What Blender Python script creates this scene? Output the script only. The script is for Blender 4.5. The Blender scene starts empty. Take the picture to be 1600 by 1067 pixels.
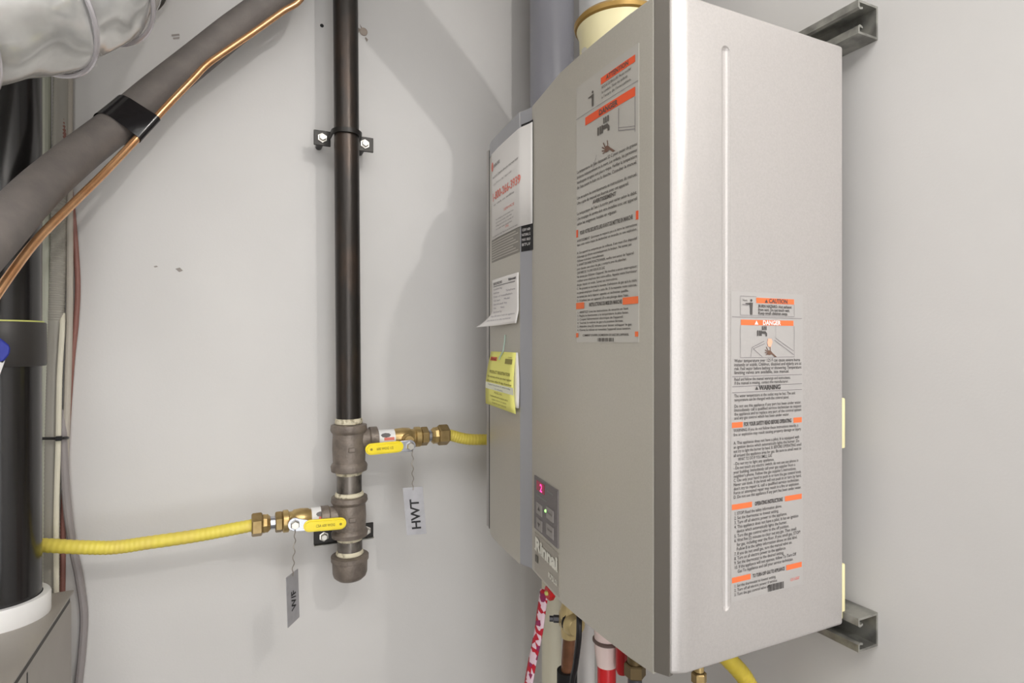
import bpy, bmesh, math, random
from mathutils import Vector, Matrix
random.seed(7)
C = bpy.context.scene
R = math.radians

# ------------------------------------------------------------------ camera
F = 905.0; YAW = 25.31; HOR = 535.0
cam = bpy.data.cameras.new('camera'); cam.sensor_width = 36; cam.lens = F/1600*36
cam.shift_y = (HOR-533.5)/1600; cam.clip_start = 0.01
co = bpy.data.objects.new('camera', cam); C.collection.objects.link(co)
co.rotation_euler = (R(90), 0, R(-YAW)); C.camera = co

# ------------------------------------------------------------------ world, lights, exposure
C.view_settings.view_transform = 'Standard'; C.view_settings.look = 'None'
C.view_settings.exposure = 0.0; C.view_settings.gamma = 1.0; C.view_settings.use_curve_mapping = False
w = bpy.data.worlds.new('world'); C.world = w; w.use_nodes = True
w.node_tree.nodes['Background'].inputs[0].default_value = (0.9, 0.92, 1, 1)
w.node_tree.nodes['Background'].inputs[1].default_value = 0.3
kl = bpy.data.lights.new('key_bulb', 'POINT'); kl.energy = 16.3; kl.color = (1, .985, .96); kl.shadow_soft_size = 0.016
ko = bpy.data.objects.new('key_bulb', kl); C.collection.objects.link(ko); ko.location = (.535, -.56, .885)
fl = bpy.data.lights.new('added_top_fill', 'AREA'); fl.energy = 13.5; fl.color = (.98, .99, 1); fl.shape = 'RECTANGLE'; fl.size = 1.3; fl.size_y = 1.0  # unseen area fill added overhead to lift the ambient level
fo = bpy.data.objects.new('added_top_fill', fl); C.collection.objects.link(fo); fo.location = (-.25, -.35, .93)

dl_ = bpy.data.lights.new('added_front_fill', 'AREA'); dl_.energy = 17; dl_.color = (.95, .975, 1); dl_.shape = 'RECTANGLE'; dl_.size = .8; dl_.size_y = 1.9  # soft fill added behind the camera, no opening modelled there
do = bpy.data.objects.new('added_front_fill', dl_); C.collection.objects.link(do); do.location = (-.05, -1.28, -.30); do.rotation_euler = (R(90), 0, R(0))
sl_ = bpy.data.lights.new('added_side_fill', 'AREA'); sl_.energy = 1.2; sl_.color = (.95, .975, 1); sl_.shape = 'RECTANGLE'; sl_.size = .8; sl_.size_y = .8  # weak fill added on the left to brighten the heater front
so = bpy.data.objects.new('added_side_fill', sl_); C.collection.objects.link(so); so.location = (-1.48, -.1, .1); so.rotation_euler = (R(90), 0, R(-90))

# ------------------------------------------------------------------ projection helpers: pixel -> point on a wall-parallel plane
sy, cy = math.sin(R(YAW)), math.cos(R(YAW))
def ray(px, py):
    u, v = (px-800)/F, (HOR-py)/F
    return Vector((sy+cy*u, cy-sy*u, v))
def at(px, py, Y=None, X=None, Z=None):
    d = ray(px, py)
    t = Y/d.y if Y is not None else (X/d.x if X is not None else Z/d.z)
    return d*t
def atd(px, py, d): return ray(px, py)*d

# ------------------------------------------------------------------ materials
def lin(c):
    return tuple(((x/255)/12.92 if x/255 <= .04045 else ((x/255+.055)/1.055)**2.4) for x in c)+(1,)
MATS = {}
def mat(name, col, rough=.5, metal=0, noise=None, nscale=20, ndetail=4, bump=0, bscale=200, emit=0, spec=None, trans=0, coat=0, lo=.4, hi=.65, stretch=None, ior=None):
    if name in MATS: return MATS[name]
    m = bpy.data.materials.new(name); m.use_nodes = True
    nt = m.node_tree; b = nt.nodes['Principled BSDF']
    b.inputs['Base Color'].default_value = lin(col); b.inputs['Roughness'].default_value = rough; b.inputs['Metallic'].default_value = metal
    if spec is not None: b.inputs['Specular IOR Level'].default_value = spec
    if coat: b.inputs['Coat Weight'].default_value = coat; b.inputs['Coat Roughness'].default_value = .15
    if trans: b.inputs['Transmission Weight'].default_value = trans
    if ior: b.inputs['IOR'].default_value = ior
    if emit:
        b.inputs['Emission Color'].default_value = lin(col); b.inputs['Emission Strength'].default_value = emit
    tc = None
    if noise or bump:
        tc = nt.nodes.new('ShaderNodeTexCoord'); mp = nt.nodes.new('ShaderNodeMapping')
        nt.links.new(tc.outputs['Object'], mp.inputs[0])
        if stretch: mp.inputs['Scale'].default_value = stretch
    if noise:
        n = nt.nodes.new('ShaderNodeTexNoise'); n.inputs['Scale'].default_value = nscale; n.inputs['Detail'].default_value = ndetail
        nt.links.new(mp.outputs[0], n.inputs['Vector'])
        r = nt.nodes.new('ShaderNodeValToRGB'); r.color_ramp.elements[0].position = lo; r.color_ramp.elements[1].position = hi
        r.color_ramp.elements[0].color = lin(col); r.color_ramp.elements[1].color = lin(noise)
        nt.links.new(n.outputs[0], r.inputs[0]); nt.links.new(r.outputs[0], b.inputs['Base Color'])
    if bump:
        n2 = nt.nodes.new('ShaderNodeTexNoise'); n2.inputs['Scale'].default_value = bscale; n2.inputs['Detail'].default_value = 3
        nt.links.new(mp.outputs[0], n2.inputs['Vector'])
        bp = nt.nodes.new('ShaderNodeBump'); bp.inputs['Strength'].default_value = bump; bp.inputs['Distance'].default_value = .002
        nt.links.new(n2.outputs[0], bp.inputs['Height']); nt.links.new(bp.outputs[0], b.inputs['Normal'])
    MATS[name] = m; return m

M_wall = mat('wall_paint', (214, 211, 208), .55, noise=(209, 206, 203), nscale=3, bump=.06, bscale=350)
M_ceil = mat('ceiling_paint', (225, 222, 216), .8)
M_floor = mat('concrete', (140, 136, 130), .8, noise=(120, 117, 112), nscale=6)
M_silver = mat('silver_paint', (184, 179, 176), .38, .3, noise=(178, 173, 170), nscale=500, ndetail=2, bump=.05, bscale=900, lo=.3, hi=.7)
M_cover = mat('cover_paint', (192, 187, 176), .36, .3, noise=(187, 182, 171), nscale=500, ndetail=2, bump=.05, bscale=900, lo=.3, hi=.7)
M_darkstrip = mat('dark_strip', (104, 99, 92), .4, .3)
M_bluestrip = mat('blue_strip', (164, 164, 168), .35, .3)
M_gap = mat('gap_black', (26, 25, 24), .6)
M_black = mat('black_steel', (56, 52, 49), .34, .6, noise=(84, 66, 54), nscale=18, ndetail=8, lo=.52, hi=.8, stretch=(1, 1, .35), bump=.15, bscale=150)
M_iron = mat('fitting_iron', (134, 123, 113), .45, .3, noise=(110, 100, 92), nscale=40, bump=.35, bscale=260)
M_nipple = mat('nipple_steel', (124, 117, 110), .35, .5, noise=(46, 42, 38), nscale=30, lo=.42, hi=.58, stretch=(1, 1, .5))
M_dope = mat('pipe_dope', (216, 207, 182), .7, noise=(156, 146, 122), nscale=110, lo=.52, hi=.64, bump=.5, bscale=200)
M_brass = mat('brass', (196, 170, 116), .32, .7, noise=(176, 148, 98), nscale=60)
M_brassnut = mat('brass_nut', (162, 138, 94), .36, .7, noise=(142, 120, 78), nscale=60)
M_yel = mat('yellow_jacket', (228, 210, 84), .45, noise=(222, 200, 92), nscale=25)
M_yel2 = mat('yellow_jacket_gas', (206, 184, 60), .4, noise=(190, 165, 56), nscale=25)
M_handle = mat('yellow_vinyl', (246, 222, 30), .3, coat=.3)
M_chrome = mat('zinc', (186, 188, 196), .25, .9)
M_wire = mat('tag_wire', (150, 142, 132), .4, .6)
M_tag = mat('aluminium_tag', (172, 170, 173), .42, .15, noise=(163, 161, 164), nscale=60)
M_ink = mat('black_ink', (22, 21, 22), .6)
M_inkp = mat('print_ink', (80, 76, 74), .7)
M_inkf = mat('faint_ink', (128, 122, 124), .7)
M_inkfp = mat('cover_ink', (88, 82, 76), .7)
M_redp = mat('red_ink', (226, 92, 78), .6)
M_orange = mat('orange_ink', (232, 112, 62), .55)
M_orange2 = mat('deep_orange_ink', (226, 88, 48), .5)
M_label = mat('label_film', (192, 188, 180), .3, .2, coat=.3)
M_label2 = mat('label_film_side', (184, 180, 177), .4, .28)
M_paper = mat('paper', (236, 232, 228), .7)
M_card = mat('yellow_card', (240, 236, 132), .7)
M_cardw = mat('card_back', (230, 226, 226), .7)
M_cardband = mat('card_band', (236, 236, 214), .7)
M_blkplate = mat('black_label', (24, 23, 25), .3)
M_glareplate = mat('glare_grey_label', (138, 133, 124), .4, .2)  # grey tone stands in for glare on the dark label
M_panel = mat('panel_plastic', (112, 106, 106), .4)
M_button = mat('button_plastic', (152, 146, 142), .45)
M_screen = mat('screen_dark', (110, 10, 40), .25, emit=.7)
M_digit = mat('led_digit', (255, 60, 150), .4, emit=2.2)
M_led = mat('led_green', (150, 255, 120), .4, emit=2.5)
M_brandtxt = mat('brand_print', (236, 234, 222), .5)
M_plate = mat('brand_plate', (168, 161, 149), .36, .3)
M_galv = mat('galvanised', (178, 177, 170), .38, .75, noise=(132, 131, 126), nscale=40, bump=.1, bscale=120)
M_cream = mat('cream_part', (236, 226, 178), .5)
M_strapm = mat('strap_black', (40, 37, 34), .4, .4)
M_zinc = mat('screw_zinc', (206, 202, 194), .3, .8)
M_abs = mat('abs_black', (24, 22, 22), .2, spec=.6, coat=.15, noise=(44, 41, 40), nscale=45, lo=.55, hi=.8, stretch=(1, 1, .06), bump=.03, bscale=60)
M_absc = mat('abs_coupling', (52, 49, 47), .42)
M_cem = mat('yellow_cement', (214, 216, 120), .5)
M_white = mat('white_plastic', (238, 236, 234), .35)
M_furn = mat('furnace_paint', (164, 158, 150), .42, .15, noise=(158, 152, 144), nscale=8)
M_foam = mat('foam_grey', (104, 98, 94), .7, noise=(114, 107, 102), nscale=30, bump=.12, bscale=300)
M_copper = mat('copper', (226, 176, 130), .27, .8, noise=(214, 156, 108), nscale=30)
M_tape = mat('vinyl_tape', (26, 24, 26), .18, bump=.15, bscale=60)
M_pvc = mat('grey_pvc', (150, 150, 158), .28)
M_vent = mat('vent_grey', (196, 196, 196), .4, .2)
M_ring = mat('ring_gold', (170, 136, 74), .35, .5)
M_band = mat('cream_band', (232, 222, 178), .35)
M_clamp = mat('clamp_dark', (84, 84, 88), .35, .5)
M_cond = mat('conduit_grey', (168, 164, 154), .4)
M_cableg = mat('cable_grey', (150, 143, 142), .5)
M_cableb = mat('cable_beige', (184, 176, 164), .5)
M_cablec = mat('cable_cream', (232, 226, 206), .5)
M_cabler = mat('cable_redbrown', (142, 96, 86), .5)
M_pale = mat('pale_strip', (196, 198, 182), .5)
M_zip = mat('zip_tie', (18, 18, 18), .4)
M_blue = mat('blue_plastic', (56, 66, 168), .35)
M_redcap = mat('red_plastic', (206, 28, 34), .35)
M_pink = mat('pink_plastic', (234, 212, 206), .45)
M_brownc = mat('aged_copper', (150, 104, 76), .4, .5, noise=(120, 84, 62), nscale=30)
M_rubber = mat('black_foam', (20, 19, 20), .7)

# translucent foil sleeve of the flexible duct
M_duct = mat('duct_film', (218, 217, 214), .16, .45, bump=.45, bscale=14, noise=(188, 187, 184), nscale=14)
M_ductw = mat('duct_wire', (206, 202, 206), .2, .5)
M_ducttape = mat('duct_tape', (222, 216, 208), .3, .2, bump=1.0, bscale=45)

# patterned lanyard cloth: red blotches on white
def lan_mat():
    m = bpy.data.materials.new('patterned_cloth'); m.use_nodes = True; nt = m.node_tree; b = nt.nodes['Principled BSDF']
    tc = nt.nodes.new('ShaderNodeTexCoord'); v = nt.nodes.new('ShaderNodeTexVoronoi'); v.inputs['Scale'].default_value = 120
    nt.links.new(tc.outputs['Object'], v.inputs['Vector'])
    r = nt.nodes.new('ShaderNodeValToRGB'); r.color_ramp.interpolation = 'CONSTANT'
    e = r.color_ramp.elements; e[0].color = lin((196, 26, 48)); e[0].position = 0; e[1].color = lin((236, 208, 218)); e[1].position = .45
    x = e.new(.72); x.color = lin((150, 40, 88)); x = e.new(.88); x.color = lin((214, 168, 120))
    nt.links.new(v.outputs['Color'], r.inputs[0]); nt.links.new(r.outputs[0], b.inputs['Base Color']); b.inputs['Roughness'].default_value = .6
    return m
M_lan = lan_mat()

# ------------------------------------------------------------------ object helpers
def thing(name, label, cat, loc=(0, 0, 0), group=None):
    o = bpy.data.objects.new(name, None); C.collection.objects.link(o); o.location = loc; o.empty_display_size = .02
    o['label'] = label; o['category'] = cat
    if group: o['group'] = group
    return o
def origin(o):
    v = Vector((0, 0, 0))
    while o is not None: v += o.location; o = o.parent
    return v
def link(name, bm, m, parent=None, smooth=True, kind=None, label=None, angle=35, base=None):
    """bm in world coordinates"""
    me = bpy.data.meshes.new(name)
    bmesh.ops.recalc_face_normals(bm, faces=bm.faces[:]) if smooth != 'flat2d' else None
    off = origin(parent) if parent is not None else (Vector(base) if base is not None else Vector((0, 0, 0)))
    for v in bm.verts: v.co -= off
    if smooth is True:
        for f in bm.faces: f.smooth = True
        lim = R(angle)
        for e in bm.edges:
            if len(e.link_faces) == 2:
                e.smooth = e.calc_face_angle(0) < lim
    bm.to_mesh(me); bm.free()
    me.materials.append(m)
    o = bpy.data.objects.new(name, me); C.collection.objects.link(o)
    if kind is None and name in STUFF: kind = 'stuff'
    if parent is not None: o.parent = parent
    elif base is not None: o.location = base
    if kind: o['kind'] = kind
    if label: o['label'] = label
    return o
STUFF = {'printed_text', 'printed_lines', 'orange_bars', 'orange_squares', 'red_number', 'grey_print', 'form_print', 'heading', 'olive_print', 'band_text', 'white_print', 'white_text', 'red_text', 'button_marks', 'panel_print', 'hand_drawing', 'splash_drawing', 'embossing', 'torn_paper', 'scuff', 'logo_text', 'brand_lettering', 'lettering'}
def tag(o, label, cat, group=None):
    o['label'] = label; o['category'] = cat
    if group: o['group'] = group
    return o
def box(x0, x1, y0, y1, z0, z1, bev=0, seg=2, bm=None):
    t = bmesh.new()
    bmesh.ops.create_cube(t, size=1)
    for v in t.verts:
        v.co = Vector((x0+(v.co.x+.5)*(x1-x0), y0+(v.co.y+.5)*(y1-y0), z0+(v.co.z+.5)*(z1-z0)))
    if bev: bmesh.ops.bevel(t, geom=t.edges[:], offset=bev, segments=seg, profile=.5, affect='EDGES')
    return t if bm is None else merge(bm, t)
def merge(a, b):
    me = bpy.data.meshes.new('tmp'); b.to_mesh(me); b.free(); a.from_mesh(me); bpy.data.meshes.remove(me); return a
def frames(pts):
    n = len(pts); T = []
    for i in range(n):
        t = (pts[min(i+1, n-1)]-pts[max(i-1, 0)]); T.append(t.normalized())
    up = Vector((0, 0, 1)) if abs(T[0].z) < .9 else Vector((0, 1, 0))
    N = [(up-T[0]*up.dot(T[0])).normalized()]
    for i in range(1, n):
        q = T[i-1].rotation_difference(T[i]); v = q @ N[-1]; N.append((v-T[i]*v.dot(T[i])).normalized())
    return T, N
def tube(pts, rad, seg=16, bm=None, cap=True, rot=0):
    pts = [Vector(p) for p in pts]; n = len(pts)
    rr = rad if isinstance(rad, (list, tuple)) else [rad]*n
    T, N = frames(pts); bm = bm or bmesh.new(); rings = []
    for i in range(n):
        B = T[i].cross(N[i]); ring = []
        for k in range(seg):
            a = 2*math.pi*k/seg+rot
            ring.append(bm.verts.new(pts[i]+(N[i]*math.cos(a)+B*math.sin(a))*rr[i]))
        rings.append(ring)
    for i in range(n-1):
        for k in range(seg):
            bm.faces.new((rings[i][k], rings[i][(k+1) % seg], rings[i+1][(k+1) % seg], rings[i+1][k]))
    if cap:
        bm.faces.new(rings[0][::-1]); bm.faces.new(rings[-1])
    return bm
def lathe(p0, p1, prof, seg=24, bm=None, rot=0, cap=True):
    """prof: (t along p0->p1 in 0..1 or metres if p1 is direction, r)"""
    p0, p1 = Vector(p0), Vector(p1); d = p1-p0
    ax = d.normalized(); up = Vector((0, 0, 1)) if abs(ax.z) < .9 else Vector((0, 1, 0))
    N = (up-ax*up.dot(ax)).normalized(); B = ax.cross(N)
    bm = bm or bmesh.new(); rings = []
    for t, r in prof:
        c = p0+d*t
        rings.append([bm.verts.new(c+(N*math.cos(2*math.pi*k/seg+rot)+B*math.sin(2*math.pi*k/seg+rot))*r) for k in range(seg)])
    for i in range(len(rings)-1):
        for k in range(seg):
            bm.faces.new((rings[i][k], rings[i][(k+1) % seg], rings[i+1][(k+1) % seg], rings[i+1][k]))
    if cap:
        bm.faces.new(rings[0][::-1]); bm.faces.new(rings[-1])
    return bm
def spline(pts, n):
    """Catmull-Rom through pts, n samples in total"""
    P = [Vector(p) for p in pts]; P = [P[0]*2-P[1]]+P+[P[-1]*2-P[-2]]; m = len(P)-3; out = []
    for i in range(n):
        s = i/(n-1)*m; k = min(int(s), m-1); t = s-k
        a, b, c, d = P[k:k+4]
        out.append(.5*((2*b)+(c-a)*t+(2*a-5*b+4*c-d)*t*t+(3*b-a-3*c+d)*t**3))
    return out
def prism_z(prof, z0, z1, bev=0):
    """closed (x,y) outline extruded in z"""
    bm = bmesh.new()
    lo = [bm.verts.new((x, y, z0)) for x, y in prof]; hi = [bm.verts.new((x, y, z1)) for x, y in prof]
    n = len(prof)
    for i in range(n): bm.faces.new((lo[i], lo[(i+1) % n], hi[(i+1) % n], hi[i]))
    f1 = bm.faces.new(lo[::-1]); f2 = bm.faces.new(hi)
    if bev:
        es = [e for e in bm.edges if abs(e.verts[0].co.z-e.verts[1].co.z) < 1e-6]
        bmesh.ops.bevel(bm, geom=es, offset=bev, segments=2, profile=.5, affect='EDGES')
    return bm

# flat shapes in (s, t) coordinates laid on a surface by a mapping function
def flat_poly(pts, fn, bm):
    vs = [bm.verts.new(fn(s, t)) for s, t in pts]
    if len(vs) >= 3: bm.faces.new(vs)
def flat_rect(s0, s1, t0, t1, fn, bm, n=1):
    for i in range(n):
        a, b = s0+(s1-s0)*i/n, s0+(s1-s0)*(i+1)/n
        flat_poly([(a, t0), (b, t0), (b, t1), (a, t1)], fn, bm)
def flat_line(pts, wd, fn, bm):
    for (a, b) in zip(pts[:-1], pts[1:]):
        a, b = Vector(a), Vector(b); d = (b-a); n = Vector((-d.y, d.x)).normalized()*wd/2
        flat_poly([tuple(a-n), tuple(b-n), tuple(b+n), tuple(a+n)], fn, bm)
def plate(s0, s1, t0, t1, fn, n=1, th=.0006):
    """thin plate following the surface; fn(s,t,off)"""
    bm = bmesh.new(); F_, B_ = [], []
    for i in range(n+1):
        s = s0+(s1-s0)*i/n
        F_.append((bm.verts.new(fn(s, t0, th)), bm.verts.new(fn(s, t1, th)))); B_.append((bm.verts.new(fn(s, t0, 0)), bm.verts.new(fn(s, t1, 0))))
    for i in range(n):
        bm.faces.new((F_[i][0], F_[i+1][0], F_[i+1][1], F_[i][1])); bm.faces.new((B_[i][0], B_[i][1], B_[i+1][1], B_[i+1][0]))
        bm.faces.new((F_[i][0], B_[i][0], B_[i+1][0], F_[i+1][0])); bm.faces.new((F_[i][1], F_[i+1][1], B_[i+1][1], B_[i][1]))
    bm.faces.new((F_[0][0], F_[0][1], B_[0][1], B_[0][0])); bm.faces.new((F_[n][0], B_[n][0], B_[n][1], F_[n][1]))
    return bm
_glyph = {}
def text_mesh(body, bold=0.0, res=2):
    k = (body, bold, res)
    if k in _glyph: return _glyph[k]
    cu = bpy.data.curves.new('t', 'FONT'); cu.body = body; cu.size = 1; cu.offset = bold; cu.resolution_u = res; cu.fill_mode = 'FRONT'
    o = bpy.data.objects.new('t', cu); C.collection.objects.link(o)
    dg = bpy.context.evaluated_depsgraph_get(); me = o.evaluated_get(dg).to_mesh()
    vs = [(v.co.x, v.co.y) for v in me.vertices]; fs = [tuple(p.vertices) for p in me.polygons]
    wd = max((v[0] for v in vs), default=0)
    o.evaluated_get(dg).to_mesh_clear(); bpy.data.objects.remove(o); bpy.data.curves.remove(cu)
    _glyph[k] = (vs, fs, wd); return _glyph[k]
def put_text(bm, body, s, t, h, fn, width=None, align='L', bold=0.0, vert=False, sx=1.0, res=2):
    """baseline starts at (s,t), h = font size; width squeezes the line to that width"""
    vs, fs, wd = text_mesh(body, bold, res)
    if not wd: return
    kx = h*sx if width is None else width/wd
    s0 = s if align == 'L' else (s-wd*kx/2 if align == 'C' else s-wd*kx)
    if vert: nv = [bm.verts.new(fn(s-y*h, t+x*kx)) for x, y in vs]
    else: nv = [bm.verts.new(fn(s0+x*kx, t+y*h)) for x, y in vs]
    for f in fs:
        try: bm.faces.new([nv[i] for i in f])
        except ValueError: pass

# ================================================================== SETTING
XR, YB, ZF, ZC, XL, YF = .663, 1.13, -1.45, .96, -1.5, -1.3
def struct(name, bm, m): return link(name, bm, m, smooth=False, kind='structure')
wb = struct('wall_back', box(XL, XR+.1, YB, YB+.1, ZF, ZC), M_wall)
struct('wall_right', box(XR, XR+.1, YF, YB, ZF, ZC), M_wall)
struct('wall_left', box(XL-.1, XL, YF, YB, ZF, ZC), M_wall)
struct('wall_front', box(XL, XR, YF-.1, YF, ZF, ZC), M_wall)
struct('floor', box(XL-.1, XR+.1, YF-.1, YB+.1, ZF-.1, ZF), M_floor)
struct('ceiling', box(XL-.1, XR+.1, YF-.1, YB+.1, ZC, ZC+.1), M_ceil)
# marks in the plaster of the back wall
W = YB-.0008
def wfn(s, t): return (s, W, t)
p = at(503, 40, Y=YB); link('nail', lathe((p.x, YB, p.z), (p.x, YB-.002, p.z), [(0, .0035), (1, .0025)], 10), M_gap, wb)
p = at(568, 50, Y=YB); link('wall_plug', lathe((p.x, YB, p.z), (p.x, YB-.003, p.z), [(0, .0075), (.7, .0075), (1, .006)], 14), mat('wall_plug', (172, 158, 146), .7), wb)
b = bmesh.new()
for q in ([(558, 42), (563, 46), (560, 52)], [(571, 58), (575, 62), (573, 66), (570, 60)], [(562, 38), (566, 44), (564, 45)]):
    flat_poly([(at(x, y, Y=YB).x, at(x, y, Y=YB).z) for x, y in q], wfn, b)
link('torn_paper', b, mat('torn_paint', (150, 140, 130), .8), wb, smooth=False)
b = bmesh.new()
for q in ([(274, 420), (281, 418), (286, 423), (280, 425)], [(240, 416), (245, 415), (247, 417), (242, 418)], [(268, 54), (280, 53), (281, 56), (268, 57)], [(270, 59), (281, 58), (280, 61), (271, 62)]):
    flat_poly([(at(x, y, Y=YB).x, at(x, y, Y=YB).z) for x, y in q], wfn, b)
link('scuff', b, mat('scuff_grey', (158, 150, 144), .8), wb, smooth=False)

# ================================================================== FURNACE (bottom left)
FX, FZ = -.223, -.372
furn = thing('furnace', 'grey sheet-metal furnace cabinet below the black drain pipe', 'furnace', (-.48, .80, ZF))
link('cabinet', box(-.75, FX-.0022, .52, 1.066, ZF, FZ-.013, .003), M_furn, furn)
link('lid_gap', box(-.74, FX-.0030, .53, 1.060, FZ-.0145, FZ-.002), mat('seam_dark', (62, 57, 53), .6), furn, smooth=False, label='dark recessed gap under the lid')
link('lid', box(-.755, FX, .515, 1.07, FZ-.0035, FZ, .001), M_furn, furn)
p = at(46, 1050, X=FX)
link('panel_seam', box(FX-.0030, FX-.0018, p.y-.0015, p.y+.0015, ZF+.05, p.z), M_gap, furn, smooth=False)
PX, PY, PR = -.290, 1.0, .0445
def ringprof(r0, r1, h): return [(0, r0), (0, r1), (.92, r1), (1, r1-.002), (1, r0)]
link('vent_collar', lathe((PX, PY, FZ), (PX, PY, FZ+.028), [(0, .047), (0, .0545), (.9, .0545), (1, .053), (1, .0455)], 48, cap=False), M_white, furn, label='white plastic collar around the pipe')

# black drain pipe
dp = thing('drain_pipe', 'thick glossy black vertical plastic pipe at the left edge', 'pipe', (PX, PY, FZ))
link('pipe', lathe((PX, PY, FZ+.001), (PX, PY, ZC), [(0, PR), (1, PR)], 48), M_abs, dp)
link('coupling', lathe((PX, PY, -.032), (PX, PY, .0275), [(0, PR), (0, .0485), (.03, .0495), (.97, .0495), (1, .0485), (1, PR)], 48, cap=False), M_absc, dp, label='dull black coupling sleeve')
link('cement_line', lathe((PX, PY, .0275), (PX, PY, .0295), [(0, PR), (0, .047), (1, .0465), (1, PR)], 48, cap=False), M_cem, dp, label='yellow-green smear of cement')

# ================================================================== CABLES BEHIND THE PIPE
def cable(name, label, cat, pts, r, m, n=40, corr=False, Y0=1.085, seg=10):
    P = [at(q[0], q[1], Y=(q[2] if len(q) > 2 else Y0)+.03) for q in pts]
    if corr:
        L = sum((P[i+1]-P[i]).length for i in range(len(P)-1)); n = int(L/.0022); S = spline(P, n)
        rr = [r*(1.0 if i % 2 else .94) for i in range(n)]
    else: S = spline(P, n); rr = r
    base = S[-1].copy()
    o = link(name, tube(S, rr, seg), m, base=base); tag(o, label, cat); return o
cable('electrical_conduit', 'ribbed grey flexible conduit on the wall beside the black pipe', 'conduit', [(98, -60), (96, 150), (92, 320), (91, 400), (87, 520), (82, 690), (80, 900), (80, 1000)], .0108, M_cond, corr=True, seg=14)
cable('plastic_strip', 'pale grey-green thin pipe squeezed between black pipe and ribbed conduit', 'pipe', [(72, -60), (72, 330), (72, 560), (70, 800), (69, 960)], .0062, M_pale)
cable('cream_cable', 'thin cream cable hanging in front of the grey conduit', 'cable', [(98, 490, 1.085), (97, 520, 1.072), (93, 590, 1.068), (91, 690, 1.068), (88, 800, 1.068), (88, 900, 1.068), (88, 960, 1.075)], .0036, M_cablec)
cable('beige_cable', 'beige cable running straight between conduit and red-brown cable', 'cable', [(110, -60), (108, 200), (109, 330), (109, 470), (107, 560), (103, 690), (101, 740)], .0046, M_cableb)
cable('red_brown_cable', 'thin red-brown cable bulging away from the conduit on the wall', 'cable', [(102, -60, 1.08), (97, 130, 1.08), (100, 220, 1.08), (113, 325, 1.088), (121, 430, 1.09), (119, 500, 1.09), (112, 570, 1.092), (104, 690, 1.094), (99, 800, 1.094), (98, 900, 1.094), (97, 960, 1.094)], .0038, M_cabler, 60)
cable('grey_cable', 'thick grey cable curving away from the bundle past the furnace', 'cable', [(99, 640, 1.088), (99, 690, 1.082), (104, 780, 1.084), (113, 850, 1.086), (124, 905, 1.09), (131, 960, 1.092), (128, 1020, 1.092), (122, 1080, 1.092), (116, 1200, 1.092)], .0056, M_cableg, 60)
# cable tie
b = bmesh.new(); P = [at(66, 685, Y=1.10), at(80, 685, Y=1.0945), at(94, 685, Y=1.092), at(104, 684, Y=1.102), at(106, 684, Y=1.118)]
tube(spline(P, 14), .0022, 8, b)
q = at(92, 685, Y=1.0905); box(q.x-.004, q.x+.004, q.y-.003, q.y+.003, q.z-.0035, q.z+.0035, .0008, 1, b)
tag(link('cable_tie', b, M_zip, base=P[2]), 'black plastic cable tie holding the cables beside the pipe', 'cable tie')

# blue and white tag at the left edge
b = bmesh.new(); c = [atd(x, y, .70) for x, y in ((-40, 505), (3, 530), (16, 541), (15, 553), (4, 566), (-40, 548))]
bt = thing('folded_pouch', 'blue and white plastic pouch poking in at the left edge', 'pouch', c[0])
def slab(pts, th):
    bm = bmesh.new(); n = ray(0, 535).normalized()*th
    a = [bm.verts.new(p) for p in pts]; d = [bm.verts.new(p+n) for p in pts]; k = len(pts)
    bm.faces.new(a); bm.faces.new(d[::-1])
    for i in range(k): bm.faces.new((a[i], d[i], d[(i+1) % k], a[(i+1) % k]))
    return bm
bm_ = slab(c, .02); bmesh.ops.bevel(bm_, geom=bm_.edges[:], offset=.0015, segments=2, affect='EDGES'); link('blue_end', bm_, M_blue, bt)
c2 = [atd(x, y, .702) for x, y in ((-40, 549), (4, 567), (8, 563), (0, 585), (-40, 640))]
link('white_sleeve', slab(c2, .016), M_white, bt)

# ================================================================== GAS RISER
GY = 1.045
gp = thing('gas_riser', 'black steel vertical gas pipe with iron tees strapped to the wall', 'pipe', (at(545, 905, Y=GY).x, GY, -.415))
ptop, pbot = at(540, 10, Y=GY), at(545, 655, Y=GY)
dirp = (pbot-ptop)/(pbot.z-ptop.z)
def gpos(z): return ptop+dirp*(z-ptop.z)
def gz(v): return at(545, v, Y=GY).z
link('pipe', lathe(gpos(gz(662)), gpos(ZC), [(0, .0213), (1, .0213)], 36), M_black, gp)
def tee(v0, v1, sgn, vax):
    z1, z0 = gz(v0), gz(v1); b = lathe(gpos(z0), gpos(z1), [(0, .026), (.02, .0305), (.12, .0315), (.16, .0300), (.2, .0275), (.5, .0285), (.8, .0275), (.84, .0300), (.88, .0315), (.98, .0305), (1, .025)], 36)
    za = gz(vax); c = gpos(za)
    lathe(c, c+Vector((sgn*.05, 0, 0)), [(0, .019), (.62, .019), (.68, .0185), (.72, .0215), (.97, .0215), (1, .018)], 28, b)
    box(c.x-.006, c.x+.006, c.y-.0305, c.y-.027, (z0+z1)/2-.004, (z0+z1)/2+.004, .001, 1, b)
    return b
link('tee_fitting', tee(662, 736, 1, 688), M_iron, gp)
link('tee_fitting', tee(774, 838, -1, 805), M_iron, gp)
link('nipple', lathe(gpos(gz(776)), gpos(gz(732)), [(0, .0213), (1, .0213)], 36), M_nipple, gp)
link('nipple', lathe(gpos(gz(872)), gpos(gz(834)), [(0, .0213), (1, .0213)], 36), M_nipple, gp)
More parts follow.
